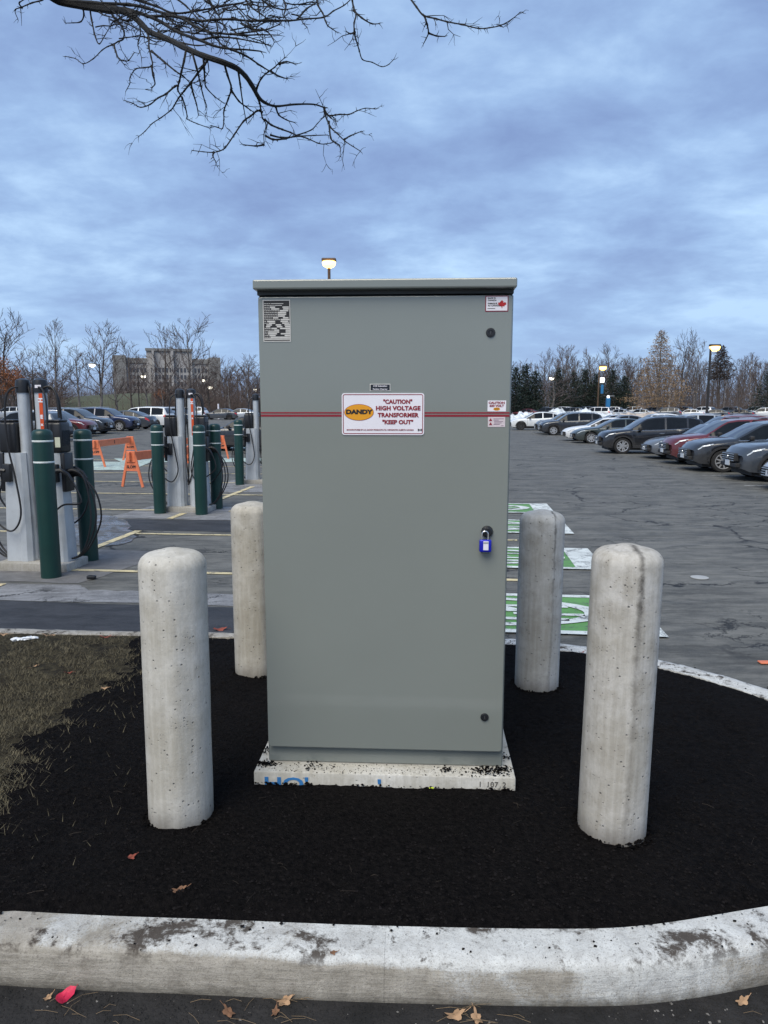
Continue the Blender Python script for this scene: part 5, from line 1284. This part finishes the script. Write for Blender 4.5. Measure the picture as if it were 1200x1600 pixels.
for i in range(26):
    px = -60 + i * 18.5 + tr.uniform(-8, 8)
    if 100 < px < 245: continue
    tree_px(px, tr.uniform(578, 598), tr.uniform(112, 130), tr.randrange(9), 'low dark leafless tree in the thicket along the left side of the lot', 1.5, group='thicket trees on the left', mc=TWIGB)
relabel(lambda o: 'low dark thicket tree', [(600 + o.location.x / o.location.y * FPX, o) for o in bpy.data.objects if o.get('group') == 'thicket trees on the left'], [(-200, 'left of the grass slope'), (240, 'between the grass slope and the cabinet')])
# right hand wood
for px, top, y, v, wd, lab in ((862, 590, 122, 4, 2.4, 'small round-crowned bare tree among the far cars, lamplit'), (1072, 527, 150, 1, .9, 'tall forked bare tree right of the tan conifer'), (1092, 538, 158, 4, .9, 'bare tree just left of the tall dark lamp pole'),
    (955, 545, 165, 6, 1.0, 'tall bare tree rising behind the dark conifers'), (885, 543, 170, 0, .9, 'slim bare tree above the gap between two dark conifer groups'), (1160, 585, 105, 5, 1.1, 'small bare tree among far cars near the right edge'),
    (925, 552, 168, 1, .9, 'bare tree above the left lamp of the wood'), (985, 558, 162, 3, .9, 'bare tree between the dark conifers and the tan conifer')):
    tree_px(px, top, y, v, lab, wd, mc=TWIG)
for i in range(40):
    px = 840 + i * 10.5 + tr.uniform(-6, 6); y = tr.uniform(150, 185)
    tree_px(px, tr.uniform(546, 572), y, tr.choice([0, 2, 3, 5, 7]), 'slender bare tree standing in the wood on the right', .75, group='slender trees of the right hand wood', mt=BIRCH if i % 4 == 0 else None)
relabel(lambda o: 'slender bare tree', [(600 + o.location.x / o.location.y * FPX, o) for o in bpy.data.objects if o.get('group') == 'slender trees of the right hand wood'], [(0, 'left of the amber lamp'), (942, 'between the amber lamp and the tan conifer'), (1034, 'between the tan conifer and the tall lamp'), (1112, 'right of the tall lamp')])
# the far wood behind them, one mass
def mass(name, specs, m, lab):
    mb = MB(); protos = [gen_tree(300 + k, 10, .38, limbs=11, twigs=4, first=.12, tw=.03) for k in range(3)]
    for (x, y, h, k, rz, wd) in specs:
        c, s = math.cos(rz), math.sin(rz)
        for src in protos[k][:2]:
            b = len(mb.v); f = h / 10; mb.v += [(x + (v[0] * c - v[1] * s) * f * wd, y + (v[0] * s + v[1] * c) * f * wd, v[2] * f + .2) for v in src.v]; mb.f += [tuple(b + i for i in q) for q in src.f]
    o = mb.build(name, m, kind='stuff'); tag(o, lab, 'wood')
sp_ = []
for i in range(60):
    px = 800 + i * 8.5 + tr.uniform(-4, 4); y = tr.uniform(188, 215); p = at(px, tr.uniform(560, 588), Y=y); sp_.append((p.x, y, p.z, tr.randrange(3), tr.uniform(0, 6), .9))
mass('far_wood', sp_, TWIG, 'mass of far leafless trees closing the view behind the right hand wood')
sp_ = []
for i in range(60):
    px = -80 + i * 8.5 + tr.uniform(-4, 4); y = tr.uniform(165, 200)
    if 100 < px < 245:
        if i % 3: continue
        y = tr.uniform(205, 215)
    elif 240 < px < 330 and y > 175: y = tr.uniform(150, 165)
    p = at(px, tr.uniform(585, 605) if 90 < px < 345 else tr.uniform(565, 590), Y=y); sp_.append((p.x, y, p.z, tr.randrange(3), tr.uniform(0, 6), 1.3))
mass('far_thicket', sp_, TWIGB, 'mass of far brown thicket behind the left side of the lot')
# undergrowth
def brush(name, px0, px1, y0, y1, h0, n, m, lab):
    mb = MB(); rr = random.Random(px0 + 7)
    for _ in range(n):
        y = rr.uniform(y0, y1); qx = rr.uniform(px0, px1)
        if 104 < qx < 240 and px0 < 0 and rr.random() > .06: continue
        x = (qx - 600) / FPX * y; z = lot_z(x, y) + .2; hh = h0 * rr.uniform(.3, 1) * (1 + .3 * mnoise.noise(Vector((x * .12, y * .1, 0))))
        a = rr.uniform(0, 6.3); t = rr.uniform(.01, .045); l = rr.uniform(.3, .9)
        zb = z + rr.random() ** 1.3 * hh; dx_, dy_ = math.cos(a) * l * .6, math.sin(a) * l * .6
        mb.add([(x, y, zb), (x + t, y, zb), (x + dx_, y + dy_, zb + l)], [(0, 1, 2)])
        if rr.random() < .25: mb.add([(x, y, z - .3), (x + .05, y, z - .3), (x + .02, y + .1, zb + .4)], [(0, 1, 2)])
    o = mb.build(name, m, kind='stuff'); tag(o, lab, 'undergrowth')
brush('undergrowth', 790, 1260, 152, 190, 8.5, 42000, TWIG, 'dense grey-brown brush filling the foot of the right hand wood')
brush('undergrowth', -60, 420, 125, 160, 6.0, 42000, TWIGB, 'dense brown brush filling the foot of the trees on the left')
brush('undergrowth', 84, 262, 215, 236, 12.5, 26000, TWIGB, 'brown thicket rising behind the grass slope left of the building')
# conifers
def conifer(px, top, y, wpx, m, mtr, lab, seed, dens=5200, gap=.0, droop=.25, leaf=.30, grp='dark conifers in the right hand wood'):
    p = at(px, top, Y=y); z0 = lot_z(p.x, y) - .1; h = p.z - z0; rw = wpx / FPX * y / 2 * (1.35 if m == PINE else 1.1); rr = random.Random(seed)
    t = thing('conifer_tree', lab, 'tree', (p.x, y, z0), 0, grp)
    MB().tube([(0, 0, 0), (0, 0, h * .97)], [h * .018, .03], 6).build('trunk', mtr, t)
    mb = MB(); n_br = 110; per = dens // n_br
    for b in range(n_br):
        u = (b + rr.random()) / n_br; z = h * lerp(.06 + gap, .99, u); a = b * 2.399 + rr.uniform(-.3, .3); prof = (1 - u) ** .85 * (1 if u > .12 else .75 + u * 2)
        ln = rw * prof * rr.uniform(.65, 1.15) + .15; ca, sa = math.cos(a), math.sin(a)
        mb.tube([(0, 0, z), (ca * ln, sa * ln, z - droop * ln + .1)], [.03, .012], 3, cap=False)
        for _ in range(int(per * (.3 + prof))):
            t_ = rr.random() ** .6; px_, py_, pz_ = ca * ln * t_, sa * ln * t_, z - droop * ln * t_ + .1
            px_ += rr.gauss(0, .22 + ln * .10); py_ += rr.gauss(0, .22 + ln * .10); pz_ += rr.gauss(0, .14)
            d = Vector((ca + rr.gauss(0, .6), sa + rr.gauss(0, .6), rr.uniform(-.5, .4))).normalized() * leaf * rr.uniform(.6, 1.3); q = d.orthogonal().normalized() * leaf * .22; q.rotate(mathutils.Quaternion(d.normalized(), rr.uniform(0, 6)))
            P0 = Vector((px_, py_, pz_)); mb.add([P0 - q, P0 + q, P0 + d], [(0, 1, 2)])
    mb.build('crown', m, t)
for i, (px, top, y, w_) in enumerate(((806, 574, 118, 34), (822, 569, 120, 34), (838, 580, 121, 30), (874, 576, 135, 34), (897, 582, 134, 36), (915, 577, 136, 30), (932, 584, 137, 30), (958, 578, 134, 44), (976, 588, 135, 36))):
    conifer(px, top, y, w_, PINE, BARK, 'dark evergreen number-free', i + 60)
CN = ['leftmost dark conifer, touching the cabinet edge', 'taller dark conifer second from the cabinet', 'dark conifer left of the little lamplit tree', 'dark conifer just right of the little lamplit tree', 'dark conifer in the middle of the evergreen group', 'dark pointed conifer left of the amber lamp', 'dark conifer right behind the amber lamp', 'broad dark conifer right of the blue phone post', 'low dark conifer at the right end of the evergreen group']
for o, nm in zip([o for o in bpy.data.objects if o.get('label') == 'dark evergreen number-free'], CN): o['label'] = nm
conifer(1034, 517, 122, 96, TAN, BARK2, 'tall tan feathery conifer towering over the far cars', 90, 12000, gap=.06, droop=.12, leaf=.24, grp='single conifers')
conifer(1128, 540, 160, 46, mat('reddish_pine', (.050, .035, .028), .95, var=.4, scale=1), BARK, 'dark reddish pine crown just right of the tall lamp', 92, 3600, gap=.45, droop=.0, leaf=.4, grp='single conifers')
conifer(1204, 575, 125, 50, PINE, BARK, 'dark conifer cut by the right edge of the picture', 93, 4000, grp='single conifers')
# rusty oak leaves at the left edge and in the shrubs
def leafball(px, py, y, r_, n, m, lab, nm='shrub', cat='shrub'):
    c = at(px, py, Y=y); z0 = lot_z(c.x, y); t = thing(nm, lab, cat, (c.x, y, z0)); rr = random.Random(int(px) + 3); mb = MB(); br = MB()
    for _ in range(14):
        d = Vector((rr.gauss(0, .5), rr.gauss(0, .5), 1)).normalized(); br.tube([(0, 0, 0), tuple(d * (c.z - z0) * .6), tuple(Vector((rr.uniform(-r_, r_) * .8, rr.uniform(-r_, r_) * .8, c.z - z0 + rr.uniform(-.3, .9) * r_)))], [.09, .05, .02], 4)
    for _ in range(n):
        d = Vector((rr.gauss(0, 1), rr.gauss(0, 1), rr.gauss(0, 1))).normalized() * r_ * rr.random() ** .4; P0 = Vector((0, 0, c.z - z0)) + d
        if mnoise.noise(P0 * .8) < -.12: continue
        a, b = Vector((rr.gauss(0, 1), rr.gauss(0, 1), rr.gauss(0, 1))) * .12, Vector((rr.gauss(0, 1), rr.gauss(0, 1), rr.gauss(0, 1))) * .12; mb.add([P0, P0 + a, P0 + b], [(0, 1, 2)])
    br.build('branches', BARK, t); mb.build('foliage', m, t)
leafball(2, 588, 100, 2.6, 4200, RUST, 'rust-leaved oak at the left edge of the picture', 'oak_tree', 'tree'); leafball(24, 600, 108, 1.7, 1800, RUST, 'small rusty-leaved tree behind the orange striped pedestal', 'oak_tree', 'tree'); leafball(250, 617, 126, 1.0, 500, RUST, 'small rusty shrub in front of the grey building')

# ------------------------------------------------------------------ the tree overhead
TR = [[(62, -28), (85, -3), (125, 8), (165, 14), (195, 18), (215, 32), (235, 50), (262, 62), (290, 76), (318, 88), (345, 96), (368, 106), (385, 120), (396, 138), (403, 152), (415, 160), (432, 165), (460, 163), (490, 163), (506, 168)],
 [(110, 3), (150, 5), (187, 13), (217, 20), (247, 32), (277, 50), (313, 63), (337, 72), (360, 77), (385, 78), (407, 80)],
 [(506, 168), (512, 180), (519, 180), (532, 179), (545, 178), (557, 174), (571, 169), (583, 170)], [(506, 168), (509, 180), (517, 198), (527, 209), (538, 220), (550, 228), (563, 236)],
 [(514, 190), (517, 216), (524, 222), (530, 227), (532, 235)], [(538, 218), (547, 212), (565, 205)], [(400, 147), (405, 160), (407, 172), (411, 184), (415, 194), (413, 210), (413, 227)],
 [(412, 226), (400, 228), (380, 226)], [(415, 212), (426, 217), (446, 216), (466, 210), (486, 203), (496, 194), (505, 183)], [(410, 176), (403, 173), (392, 181), (380, 190), (366, 210), (352, 230), (342, 236), (333, 238), (318, 238), (300, 235)],
 [(334, 238), (333, 243), (335, 249)], [(401, 146), (402, 136), (409, 121), (419, 113), (428, 106), (436, 99), (444, 91)], [(436, 100), (448, 97), (461, 100)], [(424, 112), (436, 119), (448, 123)],
 [(431, 167), (436, 179), (448, 187), (459, 191)], [(413, 186), (424, 196), (442, 202), (453, 208), (464, 212), (480, 217), (497, 224), (508, 224), (522, 222)], [(422, 211), (442, 215), (468, 213), (490, 211), (512, 211)],
 [(170, 15), (177, 25), (187, 38), (193, 50), (193, 60), (185, 66), (177, 70), (168, 72), (160, 78), (146, 92), (130, 99), (117, 92), (102, 88)], [(178, 70), (180, 80), (185, 92), (192, 94), (200, 95), (210, 82)],
 [(140, 10), (143, 30), (148, 57), (155, 68), (163, 55), (173, 40)], [(128, 9), (132, 22), (127, 33), (114, 36), (102, 36)], [(217, 34), (227, 47), (232, 60), (233, 73), (237, 90), (237, 103), (225, 106), (212, 108), (203, 120), (203, 130), (198, 140)],
 [(237, 103), (240, 118), (243, 130), (237, 137)], [(291, 76), (287, 95), (283, 112), (280, 127), (278, 140), (284, 154), (290, 167), (293, 180), (293, 187), (309, 193), (327, 200)], [(279, 134), (273, 135), (260, 146), (247, 153), (234, 163), (220, 167), (208, 162), (195, 157)],
 [(325, 92), (320, 100), (309, 116), (297, 130), (289, 142), (280, 153), (272, 164), (267, 173), (252, 184), (237, 193), (227, 204), (217, 213)], [(298, 130), (302, 147), (307, 163), (310, 180)], [(300, 81), (307, 106), (313, 133), (318, 148), (323, 165)],
 [(318, 90), (320, 107), (321, 124), (323, 137), (334, 150), (348, 160)], [(350, 98), (356, 118), (362, 137), (357, 155), (350, 173), (349, 187), (348, 200), (340, 200), (330, 196)], [(361, 140), (373, 158), (386, 168), (396, 175)],
 [(372, 110), (375, 130), (379, 155), (383, 181)], [(237, 80), (255, 95), (273, 110), (286, 119), (297, 130)], [(150, 5), (200, 7), (230, 14), (260, 23), (287, 28), (313, 33), (336, 31), (360, 30), (392, 32), (423, 33), (450, 32), (478, 30), (505, 27), (521, 18), (538, 9), (549, -2)],
 [(230, 26), (277, 27), (302, 40), (327, 50), (344, 53), (360, 53), (378, 52), (397, 50), (418, 45), (437, 38)], [(360, 53), (380, 55), (410, 55), (435, 55)], [(313, 63), (337, 58), (370, 60), (400, 66), (420, 70)], [(360, 77), (385, 88), (410, 103), (429, 115), (448, 123)],
 [(200, -5), (217, 2), (245, 11), (273, 20), (310, 16), (347, 10), (370, 6), (392, 1)], [(270, -6), (290, 10), (310, 30), (325, 42)], [(320, -8), (332, 12), (345, 30), (352, 46)], [(494, -8), (497, 8), (505, 22), (508, 32), (511, 40), (518, 46), (526, 50)],
 [(545, -14), (549, -2), (553, 12), (556, 22), (554, 36), (553, 46), (556, 62), (561, 78), (567, 92), (581, 97), (596, 104), (606, 102), (615, 93)], [(552, 16), (565, 28), (580, 36), (592, 37)], [(555, 50), (548, 53), (541, 49)],
 [(630, -22), (641, -4), (650, 10), (662, 24), (680, 28), (699, 33), (722, 39), (747, 44), (765, 44), (783, 40), (799, 31), (813, 19)], [(663, 25), (667, 38), (670, 51), (666, 60), (662, 68)], [(670, 52), (682, 56), (695, 57)], [(75, -12), (66, 0), (50, 4), (34, 12), (24, 16), (28, 30)],
 [(34, 12), (30, 5), (42, -3)], [(380, -6), (393, 12), (410, 22), (423, 33)], [(440, -6), (447, 10), (444, 24), (450, 32)], [(465, 30), (480, 14), (492, 6), (500, -4)], [(250, 33), (270, 46), (300, 52), (330, 54)], [(400, -8), (420, 8), (440, 14), (462, 12)], [(260, 62), (283, 66), (310, 72), (333, 68)]]
t = thing('overhanging_tree', 'dark bare tree branch reaching into the top of the picture', 'tree', (0, 0, 0))
brn = random.Random(21)
def ydepth(px, py): return 4.55 + .35 * math.sin(px * .011 + 1) + .22 * math.sin(py * .03 + px * .006) - (px - 90) * .0004
def B3(px, py, off=0): return at(px, py, Y=ydepth(px, py) + off)
def spur(mb, p, dirv, l, r_):
    q = [p]; d = dirv.normalized()
    for k in range(3): d = (d + Vector((brn.gauss(0, .3), brn.gauss(0, .3), brn.gauss(0, .3)))).normalized(); q.append(q[-1] + d * l / 3)
    mb.tube(q, [r_, r_ * .8, r_ * .55, r_ * .35], 4)
    return q
for li, pl in enumerate(TR):
    L0 = [Vector((p[0] + (brn.uniform(-1, 1) if 0 < i < len(pl) - 1 else 0), p[1] + (brn.uniform(-1, 1) if 0 < i < len(pl) - 1 else 0), 0)) for i, p in enumerate(pl)]
    c = catmull(L0, 5); n = len(c); pts = [B3(p.x, p.y) for p in c]
    if li == 0: r0, r1 = .040, .0050
    elif li == 1: r0, r1 = .014, .0028
    elif li == 33: r0, r1 = .009, .0025
    elif li in (34, 38): r0, r1 = .008, .0025
    else: r0, r1 = .0058, .0019
    if li == 0: rad = [interp(k / n, [(0, .026), (.15, .022), (.3, .0145), (.6, .012), (.72, .011), (.8, .0065), (1, .0035)]) for k in range(n)]
    else: rad = [lerp(r0, r1, (k / n) ** .8) for k in range(n)]
    for k in range(n): rad[k] *= 1 + (.30 if k % 5 == 0 and li > 1 else 0) + .12 * brn.random()
    mb = MB(); mb.tube(pts, rad, 7 if li < 2 else 5)
    step = 0
    for k in range(1, n):
        seg = (pts[k] - pts[k - 1])
        if brn.random() < (.50 if li > 1 else .35) and seg.length > 1e-5:
            ax = Vector((brn.gauss(0, 1), brn.gauss(0, .6), brn.gauss(0, 1))).normalized(); l = brn.uniform(.010, .035) if brn.random() < .8 else brn.uniform(.05, .16)
            q = spur(mb, pts[k], seg.normalized() * .7 + ax, l, min(rad[k] * .6, .0028))
            if l > .06:
                for _ in range(2): spur(mb, q[brn.choice((1, 2))], (q[3] - q[0]).normalized() + Vector((brn.gauss(0, .8), brn.gauss(0, .8), brn.gauss(0, .8))), l * .5, .0016)
        if k == n - 1:
            for _ in range(2): spur(mb, pts[k], seg.normalized() + Vector((brn.gauss(0, .6), brn.gauss(0, .6), brn.gauss(0, .6))), brn.uniform(.02, .05), r1)
    mb.build('branch' if li else 'main_limb', BARKN, t, smooth=True)
for li in range(75):
    px0, py0 = brn.uniform(150, 470), brn.uniform(-15, 62); px0 -= py0 * .2
    if px0 > 420 and py0 > 30: continue
    a = brn.gauss(.15, .55); off = brn.uniform(-.25, .25); q = []; x, y = px0, py0; n_ = brn.randint(4, 7)
    for k in range(n_):
        q.append(B3(x, y, off)); a += brn.gauss(0, .35); l = brn.uniform(7, 13); x += math.cos(a) * l; y += math.sin(a) * l
    mb = MB(); mb.tube(catmull(q, 2), [lerp(.0042, .0014, k / (2 * n_)) for k in range(2 * (n_ - 1) + 1)], 4)
    for k in range(1, n_):
        for _ in range(2): spur(mb, q[k], (q[k] - q[k - 1]).normalized() + Vector((brn.gauss(0, 1), brn.gauss(0, .7), brn.gauss(0, 1))), brn.uniform(.02, .09), .0020)
    mb.build('twig', BARKN, t, smooth=True)
# limb back to its trunk, which stands in the bed just outside the left edge
p0 = B3(62, -28); tp = Vector((-4.1, 4.3, .1))
MB().tube(catmull([tp, tp + Vector((.05, 0, 1.2)), tp + Vector((.1, .05, 2.6)), tp + Vector((-.05, .1, 4.2)), tp + Vector((-.1, .2, 6.2))], 6), [lerp(.17, .05, k / 24) for k in range(25)], 12).build('trunk', BARKN, t, smooth=True)
MB().tube(catmull([tp + Vector((.08, .04, 2.5)), tp + Vector((.5, .05, 3.3)), tp + Vector((1.1, .1, 4.1)), p0 + Vector((-.25, -.02, -.0)), p0, B3(80, -10)], 6), [lerp(.09, .040, k / 30) for k in range(31)], 10).build('lower_limb', BARKN, t, smooth=True)
MB().tube(catmull([tp + Vector((.05, .1, 3.6)), tp + Vector((1.4, .2, 5.2)), B3(560, -150), B3(545, -14)], 6), [lerp(.05, .008, k / 18) for k in range(19)], 8).build('upper_limb', BARKN, t, smooth=True)
MB().tube(catmull([B3(560, -150), B3(610, -80), B3(630, -22)], 6), [lerp(.012, .006, k / 12) for k in range(13)], 6).build('branch', BARKN, t, smooth=True)
MB().tube(catmull([tp + Vector((1.4, .2, 5.2)), B3(400, -90), B3(440, -30), B3(494, -8)], 6), [lerp(.02, .008, k / 18) for k in range(19)], 6).build('branch', BARKN, t, smooth=True)

# ------------------------------------------------------------------ litter
def leaf_obj(x, y, z, s, rz, m, lab, curl=.35, lobes=5, name='fallen_leaf', cat='leaf', elong=1.0):
    mb = MB(); n = 22; rr = random.Random(int(abs(x) * 1000)); rim_ = []
    for k in range(n):
        t = 2 * math.pi * k / n; r_ = s * (1 + .28 * math.cos(lobes * t) + rr.uniform(-.08, .08)); px_, py_ = r_ * math.cos(t), r_ * math.sin(t) * .62 * elong
        rim_.append((px_, py_, curl * s * ((px_ / s) ** 2 * .6 + .35 * math.sin(t * 2 + 1) + rr.uniform(0, .2))))
    mb.v = [(0, 0, 0)] + rim_ + [(a * .5, b * .5, c * .35) for a, b, c in rim_]; mb.f = []
    for k in range(n): k2 = (k + 1) % n; mb.f += [(1 + k, 1 + k2, 1 + n + k2, 1 + n + k), (0, 1 + n + k, 1 + n + k2)]
    mb.tube([(-s * .1, 0, .001), (s * 1.2, .0, .004), (s * 1.9, s * .15, .010)], .0009, 3)
    o = mb.build(name, m, smooth=True); o.location = (x, y, z + .004); o.rotation_euler = (rr.uniform(-.3, .3), rr.uniform(-.3, .3), rz); tag(o, lab, cat)
    return o
LF1 = mat('brown_dead_leaf', (.17, .085, .045), .85, var=.4, scale=40); LF2 = mat('tan_dead_leaf', (.34, .21, .12), .85, var=.35, scale=40); LFR = mat('russet_leaf', (.22, .05, .03), .85, var=.35, scale=40)
PINK = mat('bright_pink_leaf', (.62, .02, .07), .5, var=.2, scale=60)
def g(px, py, z): return at(px, py, z=z)
for px, py, z, s, rz, m_, lab in ((204, 1341, .175, .021, 1.0, LFR, 'small russet leaf on the black soil, lower left'), (280, 1392, .172, .024, .4, LF1, 'curled brown leaf with a stalk on the soil near the front kerb'), (711, 1588, 0.008, .030, .2, LF2, 'large tan leaf lying in the gutter under the middle of the kerb'),
    (745, 1592, .008, .024, 1.8, LF2, 'thin folded tan leaf beside the large tan leaf in the gutter'), (357, 1583, .008, .024, 2.4, LF1, 'brown leaf in the gutter among straw, left of centre'), (445, 1566, .008, .024, .5, LF2, 'crumpled tan leaf leaning on the kerb foot'), (430, 1583, .008, .018, 1.4, LF1, 'small brown leaf next to the crumpled tan leaf'),
    (1160, 1566, .008, .021, .3, LF2, 'tan leaf in the gutter at the lower right'), (75, 1560, .008, .014, .9, LF2, 'small pale leaf left of the pink flower petal'), (75, 994, .165, .045, .3, LF2, 'pale tan leaf on the turf by the back kerb'), (165, 996, .165, .042, .1, LFR, 'reddish leaf on the turf by the back kerb, further right'),
    (106, 1052, .170, .028, .7, LFR, 'russet leaf lying in the middle of the thin grass'), (163, 1076, .17, .02, .2, LF2, 'small pale leaf at the edge of grass and black soil'), (343, 984, .006, .055, .2, LFR, 'reddish leaves on the dark trench strip behind the front left bollard'), (5, 992, .165, .03, .2, LF2, 'pale leaf at the left edge of the turf'),
    (50, 1044, .165, .03, .9, LF2, 'pale straw leaf in the grass left of the russet leaf'), (909, 1020, .155, .022, .3, LFR, 'tiny reddish leaf on the kerb behind the right bollards'), (520, 1490, .152, .012, .3, LF1, 'tiny brown fragment on the kerb top, left of centre')):
    p = g(px, py, z); leaf_obj(p.x, p.y, z, s, rz, m_, lab)
p = g(96, 1574, .0)
o = leaf_obj(p.x, p.y + .02, .018, .030, .9, PINK, 'bright pink petal-like leaf lying in the gutter at the lower left', .5, 2, 'pink_petal', 'petal', 1.25); o.rotation_euler = (.7, .1, 1.1)
p = g(38, 1001, .17); mb = MB(); rr = random.Random(2)
for k in range(9): mb.add([(v.x * rr.uniform(.02, .05) + (k - 4) * .018, v.y * rr.uniform(.015, .03) + rr.uniform(-.015, .015), v.z * .012 + .012 + rr.uniform(0, .01)) for v in ICO[0]], ICO[1])
o = mb.build('crumpled_paper', mat('white_tissue', (.78, .80, .82), .8)); o.location = (p.x, p.y, .17); o.rotation_euler = (0, 0, .3); tag(o, 'crumpled white scrap lying on the turf near the back kerb', 'litter')
p = g(674, 1234, .175); o = MB().lathe([(.004, -.011), (.004, .011)], 8, Matrix.Rotation(math.pi / 2, 4, 'Y')).build('wire_sleeve', mat('yellow_green_plastic', (.50, .60, .04), .4)); o.location = (p.x, p.y, .184); tag(o, 'tiny yellow-green plastic piece on the soil in front of the slab', 'litter')
p = g(1196, 1035, .01); o = MB().rbox(-.05, .05, -.03, .03, 0, .012, .004, 1).build('orange_marker', ORG); o.location = (p.x, p.y, .005); tag(o, 'small orange marker on the asphalt at the right edge', 'marker')
p = g(143, 904, .01); o = MB().rbox(-.05, .05, -.03, .03, 0, .04, .012, 2).build('rubber_lump', BLK, smooth=True); o.location = (p.x, p.y, .008); tag(o, 'small black lump on the asphalt beside the nearest charging pad', 'litter')
# straw and twigs in the gutter
rr = random.Random(31); mb = MB()
for _ in range(45):
    c_ = rr.choice((-1.05, -.5, -.33, -.30, .22, .22, rr.uniform(-1.3, 1.3))); x = c_ + rr.gauss(0, .09); y = 2.17 + rr.gauss(0, .035); a = rr.gauss(0, .5); l = rr.uniform(.02, .11)
    mb.tube([(x, y, .010), (x + l * .5 * math.cos(a), y + l * .5 * math.sin(a), .014 + rr.uniform(0, .008)), (x + l * math.cos(a), y + l * math.sin(a), .010)], .0007, 3)
o = mb.build('straw', mat('straw', (.15, .105, .06), .9, var=.4, scale=30), kind='stuff'); tag(o, 'dry straw and grass stems strewn along the gutter', 'straw')
mb = MB()
for _ in range(40):
    y = 2.5 + 1.3 * rr.random() ** 1.4; x = rr.uniform(-.55 * y, .55 * y); a = rr.uniform(0, 6.3); l = rr.uniform(.012, .06); z = full_z(x, y) + .006
    if abs(x) < .66 and y > 3.25: continue
    mb.tube([(x, y, z), (x + l * .5 * math.cos(a), y + l * .5 * math.sin(a), z + rr.uniform(0, .006)), (x + l * math.cos(a), y + l * math.sin(a), z)], .0006, 3)
o = mb.build('root_bits', mat('root_bits', (.05, .038, .028), .9, var=.4, scale=30), kind='stuff'); tag(o, 'thin root and twig bits lying on the black soil', 'twigs')
